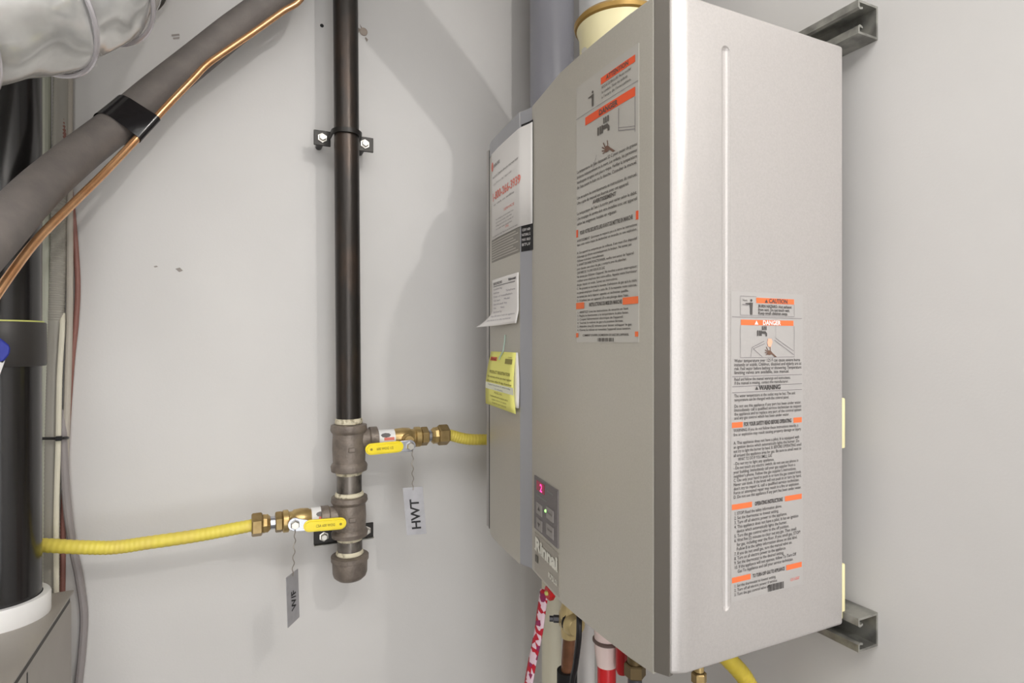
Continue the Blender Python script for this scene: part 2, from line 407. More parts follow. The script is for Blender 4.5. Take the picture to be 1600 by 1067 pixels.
for v, h, r in ((662, .010, .0240), (741, .007, .0228), (775, .008, .0250), (843, .007, .0226), (866, .008, .0238)):
    z = gz(v); prof = [(0, .0215), (.1, r-.0008), (.35, r), (.6, r-.0006), (.85, r-.0012), (1, .0215)]
    link('thread_compound', lathe(gpos(z), gpos(z+h), prof, 30), M_dope, gp, label='cream sealing paste on the thread')
zc0, zc1 = gz(905), gz(866)
link('end_cap', lathe(gpos(zc0), gpos(zc1), [(0, .012), (.04, .0215), (.16, .0275), (.3, .0295), (.78, .0302), (.8, .0322), (.97, .0322), (1, .024)], 36), M_iron, gp)

# straps
def strap(label, vl, loop):
    yp = 1.080; za = at(500, vl, Y=yp).z
    x0, x1 = at(490, vl, Y=yp).x, at(583, vl, Y=yp).x; c = gpos(za)
    t = thing('pipe_strap', label, 'pipe clamp', (c.x, YB, za), 'clamps on the gas riser')
    if loop:
        link('strap_plate', box(x0, c.x-.0225, yp-.003, yp, za-.0135, za+.0135, .0008, 1), M_strapm, t)
        link('strap_plate', box(c.x+.0225, x1, yp-.003, yp, za-.0135, za+.0135, .0008, 1), M_strapm, t)
        zb = za+.002
        pts = [(c.x-.0245, yp-.002)]+[(c.x+.0245*math.cos(a), GY-.0245*math.sin(a)) for a in [math.pi*(1-i/16) for i in range(17)]]+[(c.x+.0245, yp-.002)]
        b2 = bmesh.new(); rows = []
        for i, (x, y) in enumerate(pts):
            nx, ny = x-c.x, y-GY; l = math.hypot(nx, ny); nx, ny = nx/l*.0017, ny/l*.0017
            rows.append([b2.verts.new((x-nx, y-ny, zb-.004)), b2.verts.new((x+nx, y+ny, zb-.004)), b2.verts.new((x+nx, y+ny, zb+.004)), b2.verts.new((x-nx, y-ny, zb+.004))])
        for r0, r1 in zip(rows[:-1], rows[1:]):
            for k in range(4): b2.faces.new((r0[k], r0[(k+1) % 4], r1[(k+1) % 4], r1[k]))
        b2.faces.new(rows[0]); b2.faces.new(rows[-1][::-1])
        link('band', b2, M_strapm, t)
    else:
        link('strap_plate', box(x0, x1, yp-.003, yp, za-.0135, za+.0135, .0008, 1), M_strapm, t)
        link('strap_foot', box(x0, x1, yp-.010, yp-.003, za-.0145, za-.0125, .0006, 1), M_galv, t, label='bare steel lower edge')
    for xx in ((x0+c.x-.0225)/2, (x1+c.x+.0225)/2):
        s = lathe((xx, yp-.003, za), (xx, yp-.011, za), [(0, .0085), (.22, .0085), (.24, .0062), (.9, .0062), (1, .005)], 6)
        link('screw', s, M_zinc, t, smooth=False, label='bright zinc screw head')
        link('spacer', lathe((xx, yp, za), (xx, YB, za), [(0, .006), (1, .006)], 14), M_strapm, t)
strap('black strap holding the gas riser high up near two wall holes', 216, True)
strap('black strap behind the lower tee of the gas riser', 838, False)

# ================================================================== VALVES, HOSES, TAGS
def hexm(x0, x1, r, c, bm=None, rot=0): return lathe((x0, c.y, c.z), (x1, c.y, c.z), [(0, r*.9), (.12, r), (.88, r), (1, r*.9)], 6, bm, rot)
def valve(label, edges, vax, vhex, sgn, hpx, bolt, hlabel_text):
    """edges: pixel x of tee end, sticker end, body end, ring end, hex end"""
    X = [at(e, vax, Y=GY).x for e in edges]; z = at(edges[0], vax, Y=GY).z; z2 = at(edges[-1], vhex, Y=GY).z
    c = Vector((X[0], GY, z))
    t = thing('gas_valve', label, 'valve', c, 'gas shut-off valves on the riser')
    xe = X[4]
    link('body', lathe((X[0]-sgn*.004, GY, z), (X[3], GY, z), [(0, .013), (.02, .0165), (.2, .0165), (.24, .0150), (.42, .0150), (.47, .0175), (.62, .0185), (.76, .0175), (.80, .0150), (.86, .0150), (.88, .0185), (.98, .0185), (1, .0160)], 30), M_brass, t)
    link('hex_end', hexm(X[3], xe, .0175, c), M_brassnut, t, smooth=False)
    st = link('sticker', lathe((X[0]+sgn*.001, GY, z), (X[1], GY, z), [(0, .0162), (0, .0172), (1, .0172), (1, .0150)], 30, cap=False), M_white, t, label='white printed sticker wrapped round the body')
    b = bmesh.new()
    def cyl(off):
        def fn(s, a): return (s, GY-math.cos(a)*(.0172+off), z+math.sin(a)*(.0172+off))
        return fn
    xm = (X[0]+X[1])/2; w_ = abs(X[1]-X[0])
    for i in range(8): flat_poly([(xm+w_*.26*math.cos(a), .55+.26*math.sin(a)) for a in (0, .8, 1.6, 2.4, 3.1, 3.9, 4.7, 5.5)], cyl(.0003), b) if i == 0 else None
    link('print', b, mat('sticker_print', (110, 106, 104), .6), st, smooth=False)
    b = bmesh.new(); flat_rect(xm-w_*.1, xm+w_*.42, .0, .3, cyl(.0003), b, 1); link('print', b, mat('sticker_red', (232, 130, 116), .6), st, smooth=False)
    # stem and lever
    pb = at(bolt[0], bolt[1], Y=GY-.040)
    link('stem', lathe((pb.x, GY-.012, z), (pb.x, GY-.034, z), [(0, .010), (.6, .010), (.7, .008), (1, .008)], 18), M_brass, t)
    yl = GY-.037
    a, bq = at(hpx[0], hpx[1], Y=yl-.003), at(hpx[2], hpx[3], Y=yl-.003)
    ax = (bq-a).normalized(); nz = Vector((0, 1, 0)).cross(ax).normalized(); nz = nz if nz.z > 0 else -nz
    def lever(p, q, hw0, hw1, th, yy):
        pts = []
        for k in range(9): an = math.pi/2+math.pi*k/8; pts.append(p+ax*(math.cos(an)*hw0)+nz*(math.sin(an)*hw0))
        for k in range(9): an = -math.pi/2+math.pi*k/8; pts.append(q+ax*(math.cos(an)*hw1)+nz*(math.sin(an)*hw1))
        bm = bmesh.new(); f = [bm.verts.new((v.x, yy-th/2, v.z)) for v in pts]; g = [bm.verts.new((v.x, yy+th/2, v.z)) for v in pts]; n = len(pts)
        bm.faces.new(f); bm.faces.new(g[::-1])
        for i in range(n): bm.faces.new((f[i], g[i], g[(i+1) % n], f[(i+1) % n]))
        es = [e for e in bm.edges if abs(e.verts[0].co.y-e.verts[1].co.y) < 1e-6]
        bmesh.ops.bevel(bm, geom=es, offset=th*.3, segments=2, affect='EDGES'); return bm
    near = a if (a-pb).length < (bq-pb).length else bq
    pb2 = Vector((pb.x, yl, pb.z)); nr = Vector((near.x, yl, near.z))
    sv = ax.copy()
    bm1 = lever(pb2, nr, .0105, .0085, .003, yl) if (nr-pb2).dot(ax) > 0 else lever(nr, pb2, .0085, .0105, .003, yl)
    lv = link('lever', bm1, M_chrome, t, label='bare zinc lever arm')
    link('bolt', lathe((pb.x, yl-.001, pb.z), (pb.x, yl-.009, pb.z), [(0, .0075), (.6, .0075), (1, .006)], 6), M_zinc, t, smooth=False)
    hd = link('handle', lever(a, bq, .0098, .0098, .0085, yl-.001), M_handle, t, label='yellow vinyl-dipped handle grip')
    b = bmesh.new(); yt = yl-.0056
    def hf(s, tt): v = a+ax*s+nz*tt; return (v.x, yt, v.z)
    Lh = (bq-a).length
    put_text(b, hlabel_text, Lh*.5, -.0022, .0062, hf, width=Lh*.62, align='C', bold=.02)
    hx = 0.0 if sgn > 0 else Lh
    for q in range(10):
        pass
    flat_poly([(hx+.0022*math.cos(k*.785), .0022*math.sin(k*.785)) for k in range(8)], hf, b)
    link('embossing', b, mat('handle_print', (150, 130, 40), .6), hd, smooth=False)
    return t, z, z2, X, pb
v1, zv1, _, X1, b1 = valve('brass gas valve on the upper tee, pointing right towards the heater', (585, 615, 651, 657, 668), 687, 686, 1, (580, 702, 622, 698), (641, 697), '600 WOG 1/2')
v2, zv2, _, X2, b2_ = valve('brass gas valve on the lower tee, pointing left towards the furnace', (512, 486, 447, 441, 430), 806, 814, -1, (484, 822, 532, 818), (461, 820), 'CSA 600 WOG')

def hose(label, pts, r, nutpx, v, sgn, m, group='yellow gas hoses'):
    P = [at(q[0], q[1], Y=q[2]) if len(q) == 3 else Vector(q[:3]) for q in pts]
    t = thing('gas_hose', label, 'hose', P[0], group)
    L = sum((P[i+1]-P[i]).length for i in range(len(P)-1)); n = max(20, int(L/.0019)); S = spline(P, n)
    link('jacket', tube(S, [r*(1.0 if (i//2) % 2 else .955) for i in range(n)], 18), m, t)
    if nutpx:
        xa = [at(e, v, Y=GY).x for e in nutpx]; z = P[0].z
        link('hose_nut', hexm(xa[2], xa[3], .0195, Vector((0, GY, z))), M_brassnut, t, smooth=False)
        link('union', lathe((xa[1], GY, z), (xa[2], GY, z), [(0, .008), (.25, .0125), (.5, .0160), (.55, .0150), (.9, .0160), (1, .0150)], 8), M_brass, t, smooth=False)
        link('thread', lathe((xa[0], GY, z), (xa[1]+(xa[2]-xa[1])*.2, GY, z), [(0, .0105), (1, .0105)], 20), M_chrome, t, label='silver threaded end')
    return t
P0 = at(700, 686, Y=GY)
hose('short yellow gas hose going behind the heater from the upper valve', [(X1[4]+.040, GY, zv1, 0), (690, 0, 0, 0)][:1]+[(730, 686, GY), (768, 687, GY), (800, 690, 1.04), (830, 705, 1.02), (.47, .985, -.27, 0), (.478, .93, -.375, 0), (.48, .88, -.36, 0), (.48, .865, -.3285, 0)], .0108, (667, 671, 684, 700), 686, 1, M_yel)
xh = at(393, 820, Y=GY).x
hose('long yellow gas hose running from the lower valve to behind the black pipe', [(xh+.004, GY, zv2, 0), (350, 829, GY), (300, 838, 1.047), (230, 848, 1.05), (180, 855, 1.05), (130, 855, 1.052), (70, 852, 1.063), (20, 850, 1.07), (-60, 850, 1.075)], .0103, (430, 425, 410, 393), 822, -1, M_yel)
# small dry drip left on the long hose
q = at(127, 835, Y=1.05)

def pipe_tag(label, pc, udir, w_, h_, lean, txt, bolt, hole_t, tsize, toff, t0=.009):
    """thin metal plate hanging on a twisted wire; udir = direction of its width"""
    u = Vector(udir).normalized(); n = u.cross(Vector((0, 0, 1))).normalized()
    up = (Vector((0, 0, 1))+u*lean).normalized()
    if n.dot(pc) > 0: n = -n
    t = thing('pipe_tag', label, 'tag', pc+up*h_/2, 'hand-lettered pipe tags')
    def fn(s, tt, off=0): return pc+u*s+up*tt+n*off
    b = plate(-w_/2, w_/2, -h_/2, h_/2, lambda s, tt, off=0: fn(s, tt, off-.0004), 1, .0009)
    pl = link('plate', b, M_tag, t, smooth=False)
    b = bmesh.new()
    put_text(b, txt, toff, -h_/2+t0, tsize[0], lambda s, tt: fn(s, tt, .0009), width=tsize[1], vert=True, bold=.022, res=3)
    link('lettering', b, M_ink, pl, smooth=False, label='black marker letters')
    e = fn(0, h_/2-.005, .001); W_ = []
    for i in range(40):
        f = i/39; q = bolt.lerp(e, f); a = f*26
        W_.append(q+Vector((math.cos(a), math.sin(a)*.6, 0))*.0012*min(1, 6*f, 6*(1-f))*1.2)
    link('wire', tube(W_, .0008, 6), M_wire, t, label='twisted thin wire')
    return t
pc = at(648, 798, Y=.995)
pipe_tag('grey metal tag lettered HWT hanging from the upper valve', pc, (1, -.16, 0), .0345, .084, -.085, 'HWT', Vector((b1.x+.004, GY-.040, b1.z-.006)), .005, (.022, .054), .008)
pc = at(457.5, 934, Y=.998)
pipe_tag('grey metal tag lettered W/F hanging from the lower valve, seen edge-on', pc, (math.sin(R(33)), math.cos(R(33)), 0), .037, .082, -.06, 'W/F', Vector((b2_.x, GY-.044, b2_.z-.007)), .005, (.020, .032), .008, .021)

# ================================================================== REFRIGERANT LINE
rl = thing('refrigerant_line', 'foam-covered line set with bare copper tube crossing the upper left', 'pipe', at(215, 175, Y=1.0))
LP = [(478, -300, 1.05), (477, -150, 1.05), (472, -70, 1.05), (451, -22, 1.05), (403, 18, 1.05), (360, 50, 1.046), (304, 95, 1.035), (240, 146, 1.02), (185, 193, 1.0), (125, 240, .96), (60, 296, .89), (0, 360, .81), (-70, 435, .73), (-150, 540, .68), (-215, 720, .66), (-240, 1000, .66)]
LS = spline([at(x, y, Y=Y) for x, y, Y in LP], 120)
link('insulation', tube(LS, .0238, 28), M_foam, rl)
CP = [(492, -300, 1.020), (492, -140, 1.020), (490, -55, 1.021), (471, -3, 1.022), (440, 19, 1.022), (395, 51, 1.018), (345, 85, 1.01), (322, 102, 1.005), (300, 125, 1.0), (268, 158, .992), (240, 188, .985), (205, 226, .975), (160, 273, .945), (110, 322, .90), (55, 378, .85), (0, 452, .80), (-60, 545, .76), (-140, 650, .71), (-190, 800, .68), (-200, 1050, .67)]
link('copper_tube', tube(spline([at(x, y, Y=Y) for x, y, Y in CP], 120), .0049, 14), M_copper, rl, label='bare bright copper tube')
# tape wrap: a sleeve round foam and tube with a loose flap
i0 = min(range(len(LS)), key=lambda i: (LS[i]-at(203, 203, Y=1.0)).length)
seg_ = LS[i0-3:i0+3]; T, N = frames(seg_)
b = bmesh.new(); rows = []
CS = spline([at(x, y, Y=Y) for x, y, Y in CP], 400)
for i, q in enumerate(seg_):
    tdir = T[i]; cp = min(CS, key=lambda c: abs((c-q).dot(tdir))+.05*(c-q).length); toc = (cp-q); toc -= tdir*toc.dot(tdir); dd = toc.length; toc.normalize(); side = tdir.cross(toc); row = []
    for k in range(32):
        a = 2*math.pi*k/32; n_ = toc*math.cos(a)+side*math.sin(a)
        row.append(b.verts.new(q+toc*dd+n_*.0062 if dd*math.cos(a)+.0062 > .0256 else q+n_*.0256))
    rows.append(row)
for r0, r1 in zip(rows[:-1], rows[1:]):
    for k in range(32): b.faces.new((r0[k], r0[(k+1) % 32], r1[(k+1) % 32], r1[k]))
link('tape_wrap', b, M_tape, rl, label='shiny black vinyl tape')

# ================================================================== FLEXIBLE DUCT (upper left corner)
fd = thing('flexible_duct', 'silvery crinkled flexible duct in the upper left corner', 'duct', atd(140, -20, .66))
DP = [atd(400, -450, .95), atd(285, -245, .82), atd(190, -110, .725), atd(125, -35, .66), atd(40, -2, .60), atd(-70, 8, .55), atd(-260, -15, .5)]
n = 150; S = spline(DP, n); RD = .074
def drad(i):
    f = (i/(n-1)*6) % 1.0
    return RD*(1-.07*math.sin(math.pi*f)**.7)
bd = tube(S, [drad(i) for i in range(n)], 56)
for v in bd.verts: v.co += Vector((math.sin(v.co.z*90+v.co.x*50), math.sin(v.co.x*80-v.co.z*60), math.sin(v.co.y*95+v.co.x*70)))*.0016
link('film', bd, M_duct, fd, label='crinkled silver film', angle=60)
T, N = frames(S)
for k in range(1, 6):
    i = round(k/6*(n-1)); B = T[i].cross(N[i]); rp = [S[i]+(N[i]*math.cos(a)+B*math.sin(a))*(RD+.0022) for a in [2*math.pi*j/56 for j in range(57)]]
    link('wire_ring', tube(rp, .0028, 8), M_ductw, fd, label='wire hoop under the film')
i = round(2.55/6*(n-1)); b = tube(S[i-9:i-1], [RD*.985+.0006*math.sin(j*2.3) for j in range(8)], 40, cap=False)
link('tape', b, M_ducttape, fd, label='crumpled foil tape')

# ================================================================== GREY PVC PIPE IN THE CORNER, VENT
gx, gy_ = .578, 1.032
gpv = thing('grey_pvc_pipe', 'grey plastic pipe in the room corner behind the heater top', 'pipe', (gx, gy_, 0))
link('pipe', lathe((gx, gy_, .06), (gx, gy_, ZC), [(0, .0445), (1, .0445)], 40), M_pvc, gpv)
S = [Vector((gx, gy_+.0+.06*(1-math.cos(a)), .06-.06*math.sin(a))) for a in [R(9*i) for i in range(0, 11)]]
link('elbow', tube(S, .047, 32), M_pvc, gpv)
VX, VY = .490, .68
HZ1, HZ0 = .3415, -.328
vp = thing('vent_pipe', 'pale flue pipe with gold-rimmed cream collar on the heater top', 'pipe', (VX, VY, HZ1))
link('clamp', lathe((VX, VY, HZ1-.001), (VX, VY, .402), [(0, .060), (.15, .060), (.2, .055), (.55, .055), (.6, .0565), (.95, .0565), (1, .054)], 48), M_clamp, vp, label='dark grey clamp band')
link('collar', lathe((VX, VY, .402), (VX, VY, .443), [(0, .054), (.05, .0555), (.8, .0565), (1, .0600)], 48), M_band, vp, label='glossy cream collar')
link('rim', lathe((VX, VY, .443), (VX, VY, .455), [(0, .0585), (.2, .0625), (.6, .0640), (1, .0600)], 48), M_ring, vp, label='gold-brown rim')
S = spline([(VX, VY, .453), (VX, VY, .49), (VX, VY, .53), (VX-.02, VY, .575), (VX-.07, VY, .63), (VX-.22, VY, .78), (VX-.40, VY, ZC)], 40)
link('flue', tube(S, .0565, 40), M_vent, vp)
p = at(905, 62, Y=.69)
link('clamp_screw', lathe((VX-.0555, VY-.012, .392), (VX-.070, VY-.018, .392), [(0, .006), (.5, .006), (.55, .0045), (1, .0045)], 8), M_zinc, vp, smooth=False)

# ================================================================== STRUT CHANNELS
def strut(label, zt, zb):
    y0, y1 = .4207, 1.06; th = .0026; xf = .628
    zm = (zt+zb)/2; h = (zt-zb)/2
    # half profile (x, dz from centre), lip curled in
    out = [(xf+.008, h-.0092), (xf+.003, h-.0105), (xf, h-.0085), (xf, h), (XR-.0005, h), (XR-.0005, -h), (xf, -h), (xf, -h+.0085), (xf+.003, -h+.0105), (xf+.008, -h+.0092)]
    inn = [(xf+.008, -h+.0067), (xf+.0038, -h+.0078), (xf+th, -h+.0068), (xf+th, -h+th), (XR-th-.0005, -h+th), (XR-th-.0005, h-th), (xf+th, h-th), (xf+th, h-.0068), (xf+.0038, h-.0078), (xf+.008, h-.0067)]
    prof = out+inn; b = bmesh.new()
    A = [b.verts.new((x, y0, zm+z)) for x, z in prof]; B = [b.verts.new((x, y1, zm+z)) for x, z in prof]; n = len(prof)
    for i in range(n): b.faces.new((A[i], A[(i+1) % n], B[(i+1) % n], B[i]))
    m = len(out)
    for i in range(m-1):
        j = n-1-i
        b.faces.new((A[i], A[i+1], A[j-1], A[j])); b.faces.new((B[i], B[j], B[j-1], B[i+1]))
    o = link('strut_channel', b, M_galv, smooth=False, base=(XR, y0, zm)); tag(o, label, 'bracket', 'steel channels behind the heater'); return o
strut('galvanised steel channel on the wall behind the top of the heater', .3845, .3465)
strut('galvanised steel channel on the wall behind the bottom of the heater', -.3095, -.3475)

# ================================================================== WATER HEATER
HY0, HY1, HXB = .437, .946, .6265
wh = thing('water_heater', 'silver wall-hung tankless water heater covered in warning labels', 'water heater', (.50, .69, HZ0))
# cover outline, near to far
PROF = [(.3705, .4575), (.3685, .49), (.3675, .53), (.3672, .56), (.3675, .60), (.3688, .638), (.3840, .744), (.3765, .768), (.3785, .80), (.3830, .86), (.3880, .900), (.3935, .922)]
def cover_x(y):
    for (xa, ya), (xb, yb) in zip(PROF[:-1], PROF[1:]):
        if y <= yb: return xa+(xb-xa)*(y-ya)/(yb-ya)
    return PROF[-1][0]
def cover_hit(px, py):
    d = ray(px, py); lo, hi = .44, .93
    for _ in range(40):
        m_ = (lo+hi)/2
        if cover_x(m_)/m_ > d.x/d.y: lo = m_
        else: hi = m_
    return lo, d.z*lo/d.y
# casing with the pressed groove cut out of its side
cb = prism_z([(.379, HY0+.0058), (.3935, HY0), (HXB, HY0), (HXB, HY1), (.404, HY1), (.404, .468), (.379, .468)], -.3235, .3395)
bmesh.ops.recalc_face_normals(cb, faces=cb.faces[:])
bmesh.ops.bevel(cb, geom=cb.edges[:], offset=.0040, segments=3, profile=.5, affect='EDGES')
me = bpy.data.meshes.new('casing'); cb.to_mesh(me); cb.free()
cas = bpy.data.objects.new('casing', me); C.collection.objects.link(cas)
gxx = at(1134, 500, Y=HY0).x; gz1, gz0 = .294, -.266
cut = tube([(gxx, HY0-.004, gz0)]+[(gxx, HY0-.004, gz0+(gz1-gz0)*k/4) for k in range(1, 4)]+[(gxx, HY0-.004, gz1)], .0072, 20)
for zz, sg in ((gz0, -1), (gz1, 1)):
    bmesh.ops.create_uvsphere(cut, u_segments=20, v_segments=10, radius=.0072, matrix=Matrix.Translation((gxx, HY0-.004, zz)))
mc = bpy.data.meshes.new('cut'); bmesh.ops.recalc_face_normals(cut, faces=cut.faces[:]); cut.to_mesh(mc); cut.free(); oc = bpy.data.objects.new('cut', mc); C.collection.objects.link(oc)
md = cas.modifiers.new('b', 'BOOLEAN'); md.operation = 'DIFFERENCE'; md.object = oc; md.solver = 'EXACT'; md.use_self = True
dg = bpy.context.evaluated_depsgraph_get(); nm = bpy.data.meshes.new_from_object(cas.evaluated_get(dg))
bpy.data.objects.remove(cas); bpy.data.objects.remove(oc); bpy.data.meshes.remove(mc); bpy.data.meshes.remove(me)
b = bmesh.new(); b.from_mesh(nm); bpy.data.meshes.remove(nm)
link('casing', b, M_silver, wh, angle=14)
# far and near flanges
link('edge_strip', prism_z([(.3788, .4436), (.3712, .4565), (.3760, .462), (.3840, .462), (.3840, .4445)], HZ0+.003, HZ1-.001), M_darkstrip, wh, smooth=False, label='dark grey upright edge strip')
def cover_part(name, i0, i1, m, label=None, z0=HZ0, z1=HZ1, bev=.0012):
    pr = PROF[i0:i1+1]
    return link(name, prism_z(pr+[(.402, pr[-1][1]), (.402, pr[0][1])], z0, z1, bev), m, wh, label=label, angle=12)
cover_part('front_cover', 0, 6, M_cover)
cover_part('trim_strip', 6, 7, M_bluestrip, 'blue-grey upright trim strip', HZ0+.001, HZ1-.001)
cover_part('side_cover', 7, 11, M_cover)
link('top_trim', plate(0, .150, HZ1-.024, HZ1-.0012, lambda s, t, off=0: Vector((cover_x(.919-s)-off-.0001, .919-s, t)), 8, .0006), M_bluestrip, wh, smooth=False, label='blue-grey trim along the top of the far side')
link('gap', prism_z([(.3960, .922), (.400, .922), (.400, .936), (.397, .934)], HZ0+.003, HZ1-.006), M_gap, wh, smooth=False, label='dark gap beside the cover')
link('far_flange', prism_z([(.3985, .934), (.3985, .9475), (.404, .9475), (.404, .934)], HZ0+.004, HZ1-.003), M_silver, wh, smooth=False)
for z0, z1 in ((-.122, -.064), (-.318, -.255)):
    link('mounting_tab', box(.6262, .6335, .4395, .452, z0, z1, .0015), M_cream, wh, label='cream mounting tab at the back edge')
link('base_plate', box(.402, HXB-.01, HY0+.02, HY1-.02, -.3265, -.3225), M_furn, wh, smooth=False)

# ---- surface mapping for the front: s runs to the right in the picture
def front(y0):
    def fn(s, t, off=.0009): y = y0-s; return (cover_x(y)-off, y, t)
    return fn
def side(s, t, off=.0004): return (s, HY0-off, t)

# ---- front label (French)
yl0 = .5950; fw = .1170; ft, fb = .305, .000
ff = front(yl0)
fl_ = link('front_label', plate(0, fw, fb, ft, lambda s, t, off=0: ff(s, t, .0001+off), 8, .0004), M_label, wh, label='large clear warning label in French')
bo, bi, bl = bmesh.new(), bmesh.new(), bmesh.new()
def fz(v): return (HOR-v)/F*.6           # height of a row read at the right edge of the label
fq = lambda s, t: ff(s, t, .0011)
fqb = lambda s, t: ff(s, t, .0008)
W_ = fw
flat_rect(.052, .112, .288, .2955, fqb, bo, 4); put_text(bi, 'ATTENTION', .082, .2895, .007, fq, align='C', bold=.02)
for k, l in enumerate(('RISQUE DE BRULURE. Ne pas toucher', 'le conduit. Tenir les enfants', "a l'ecart de l'evacuation.")): put_text(bi, l, .054, .2825-k*.0055, .0045, fq, width=.052-.006*(k % 2))
flat_rect(0, W_, .2665, .2670, fq, bl, 8)
flat_rect(.020, .112, .253, .2625, fqb, bo, 6); put_text(bi, 'DANGER', .066, .2545, .0085, fq, align='C', bold=.03)
# person figure, tap and hand
def person(s, t, h, fn, bm):
    flat_poly([(s+.09*h*math.cos(k*.785), t+.9*h+.09*h*math.sin(k*.785)) for k in range(8)], fn, bm)
    flat_poly([(s-.13*h, t+.76*h), (s-.1*h, t+.42*h), (s-.09*h, t), (s+.09*h, t), (s+.1*h, t+.42*h), (s+.13*h, t+.76*h)], fn, bm)
    flat_poly([(s-.5*h, t+.66*h), (s-.1*h, t+.62*h), (s-.1*h, t+.74*h), (s-.5*h, t+.72*h)], fn, bm)
def tapfig(s, t, h, fn, bm):
    flat_poly([(s, t+.62*h), (s+.3*h, t+.62*h), (s+.42*h, t+.5*h), (s+.42*h, t+.34*h), (s+.32*h, t+.34*h), (s+.30*h, t+.47*h), (s, t+.48*h)], fn, bm)
    for dx in (-.34, -.2, -.08): flat_rect(s+dx*h, s+(dx+.09)*h, t+.36*h, t+.66*h, fn, bm)
    for dx in (.14, .27, .4): flat_rect(s+dx*h-.1*h, s+(dx-.02)*h, t+.68*h, t+.9*h, fn, bm)
def handfig(s, t, h, fn, bm):
    flat_poly([(s+.75*h, t), (s+.45*h, t+.22*h), (s+.15*h, t+.16*h), (s, t+.22*h), (s+.02*h, t+.4*h), (s+.1*h, t+.52*h), (s+.3*h, t+.5*h), (s+.48*h, t+.34*h), (s+.95*h, t+.02*h)], fn, bm)
    for (a, c, wd) in (((.05, .45), (-.14, .78), .07), ((.02, .38), (-.26, .56), .065), ((.01, .3), (-.28, .36), .06), ((.03, .24), (-.2, .18), .055), ((.28, .5), (.24, .8), .07)):
        flat_line([(s+a[0]*h, t+a[1]*h), (s+c[0]*h, t+c[1]*h)], wd*h, fn, bm)
person(.036, .270, .018, fq, bi)
tapfig(.056, .222, .030, fq, bi); bh = bmesh.new(); handfig(.060, .206, .020, fq, bh)
flat_line([(.085, .250), (.085, .226), (.112, .219)], .0007, fq, bl); flat_line([(.112, .252), (.112, .216)], .0007, fq, bl); flat_line([(.085, .229), (.112, .222)], .0005, fq, bl)
flat_line([(.044, .212), (.036, .196)], .0006, fq, bl)
FR1 = ["La temperature de l'eau depassant 52 C peut causer de graves", "brulures instantanement ou la mort. Les enfants, les personnes", "handicapees et agees sont plus a risque. Verifier la temperature", "de l'eau avant le bain ou la douche. Consulter le manuel.", "", "Lire et suivre les avertissements et instructions du manuel.", "Une copie du manuel est fournie avec cet appareil.", "AVERTISSEMENT", "La temperature de l'eau a la sortie peut varier selon le debit.", "Une soupape de surete doit etre installee avec cet appareil", "selon les exigences locales en vigueur."]
t = .2015
for l in FR1:
    if l == 'AVERTISSEMENT': put_text(bi, l, W_/2, t, .006, fq, align='C', bold=.03)
    elif l: put_text(bi, l, .002, t, .0050, fq, width=.113*min(1, len(l)/62+.08), bold=.012)
    t -= .0062
put_text(bi, 'POUR VOTRE SECURITE LIRE AVANT DE METTRE EN MARCHE', W_/2, .1275, .0062, fq, width=.100, align='C', bold=.025)
flat_rect(0, .004, .1255, .1345, fqb, bo, 1); flat_rect(W_-.004, W_, .1255, .1345, fqb, bo, 1)
FR2 = ["AVERTISSEMENT: Quiconque ne respecte pas a la lettre les instructions", "dans cette notice risque de declencher un incendie ou une explosion.", "", "A. Cet appareil ne comporte pas de veilleuse. Il est muni d'un dispositif", "d'allumage qui allume automatiquement le bruleur. Ne tentez pas", "d'allumer le bruleur manuellement.", "B. AVANT DE FAIRE FONCTIONNER, reniflez tout autour de l'appareil", "pour deceler une odeur de gaz, y compris pres du plancher.", "QUE FAIRE S'IL Y A UNE ODEUR DE GAZ", "Ne tentez pas d'allumer d'appareil. Ne touchez a aucun interrupteur;", "n'utilisez aucun telephone dans votre edifice. Appelez votre fournisseur", "de gaz depuis un voisin. Suivez ses instructions.", "C. Ne poussez ou tournez la manette d'admission du gaz qu'a la main;", "ne jamais employer d'outil a cette fin. Si la manette reste coincee,", "ne tentez pas de la reparer; appelez un technicien qualifie.", "D. N'utilisez pas cet appareil s'il a ete plonge dans l'eau."]
t = .1195
for l in FR2:
    if l: put_text(bi, l, .002, t, .0040, fq, width=.113*min(1, len(l)/68), bold=.012)
    t -= .00475
put_text(bi, 'INSTRUCTIONS DE MISE EN MARCHE', W_/2+.001, .0930-.0515, .0058, fq, width=.062, align='C', bold=.03)
bo2 = bmesh.new()
FY = .0930
# section bars
flat_rect(0, .019, .0905, .0975, fq, bo2, 2); flat_rect(W_-.026, W_, .0905, .0975, fq, bo2, 2)
bm_tmp = None
link('orange_bars', bo, M_orange2, fl_, smooth=False)
bo2.free()
b = bmesh.new()
flat_rect(0, .018, .0398, .0472, fq, b, 2); flat_rect(W_-.025, W_, .0398, .0472, fq, b, 2)
FR3 = ["1. ARRETEZ! Lisez les instructions de securite en haut.", "2. Reglez le thermostat a la temperature la plus basse.", "3. Coupez l'alimentation electrique de l'appareil.", "4. Tournez le robinet de gaz a la position fermee.", "5. Attendre cinq (5) minutes pour laisser echapper le gaz.", "6. Ouvrez le robinet et remettez l'appareil sous tension."]
t = .0345
for l in FR3: put_text(bi, l, .003, t, .0036, fq, width=.108*min(1, len(l)/60), bold=.012); t -= .0042
put_text(bi, "COMMENT COUPER L'ADMISSION DE GAZ DE L'APPAREIL", W_/2, .0072, .0034, fq, width=.088, align='C', bold=.02)
flat_rect(0, .005, .0060, .0112, fq, b, 1); flat_rect(W_-.005, W_, .0060, .0112, fq, b, 1)
link('orange_squares', b, M_orange, fl_, smooth=False)
for k in range(14): flat_rect(.046+k*.0022, .046+k*.0022+(.0014 if k % 3 else .0007), .001, .0050, fq, bi)
link('printed_text', bi, M_inkfp, fl_, smooth=False)
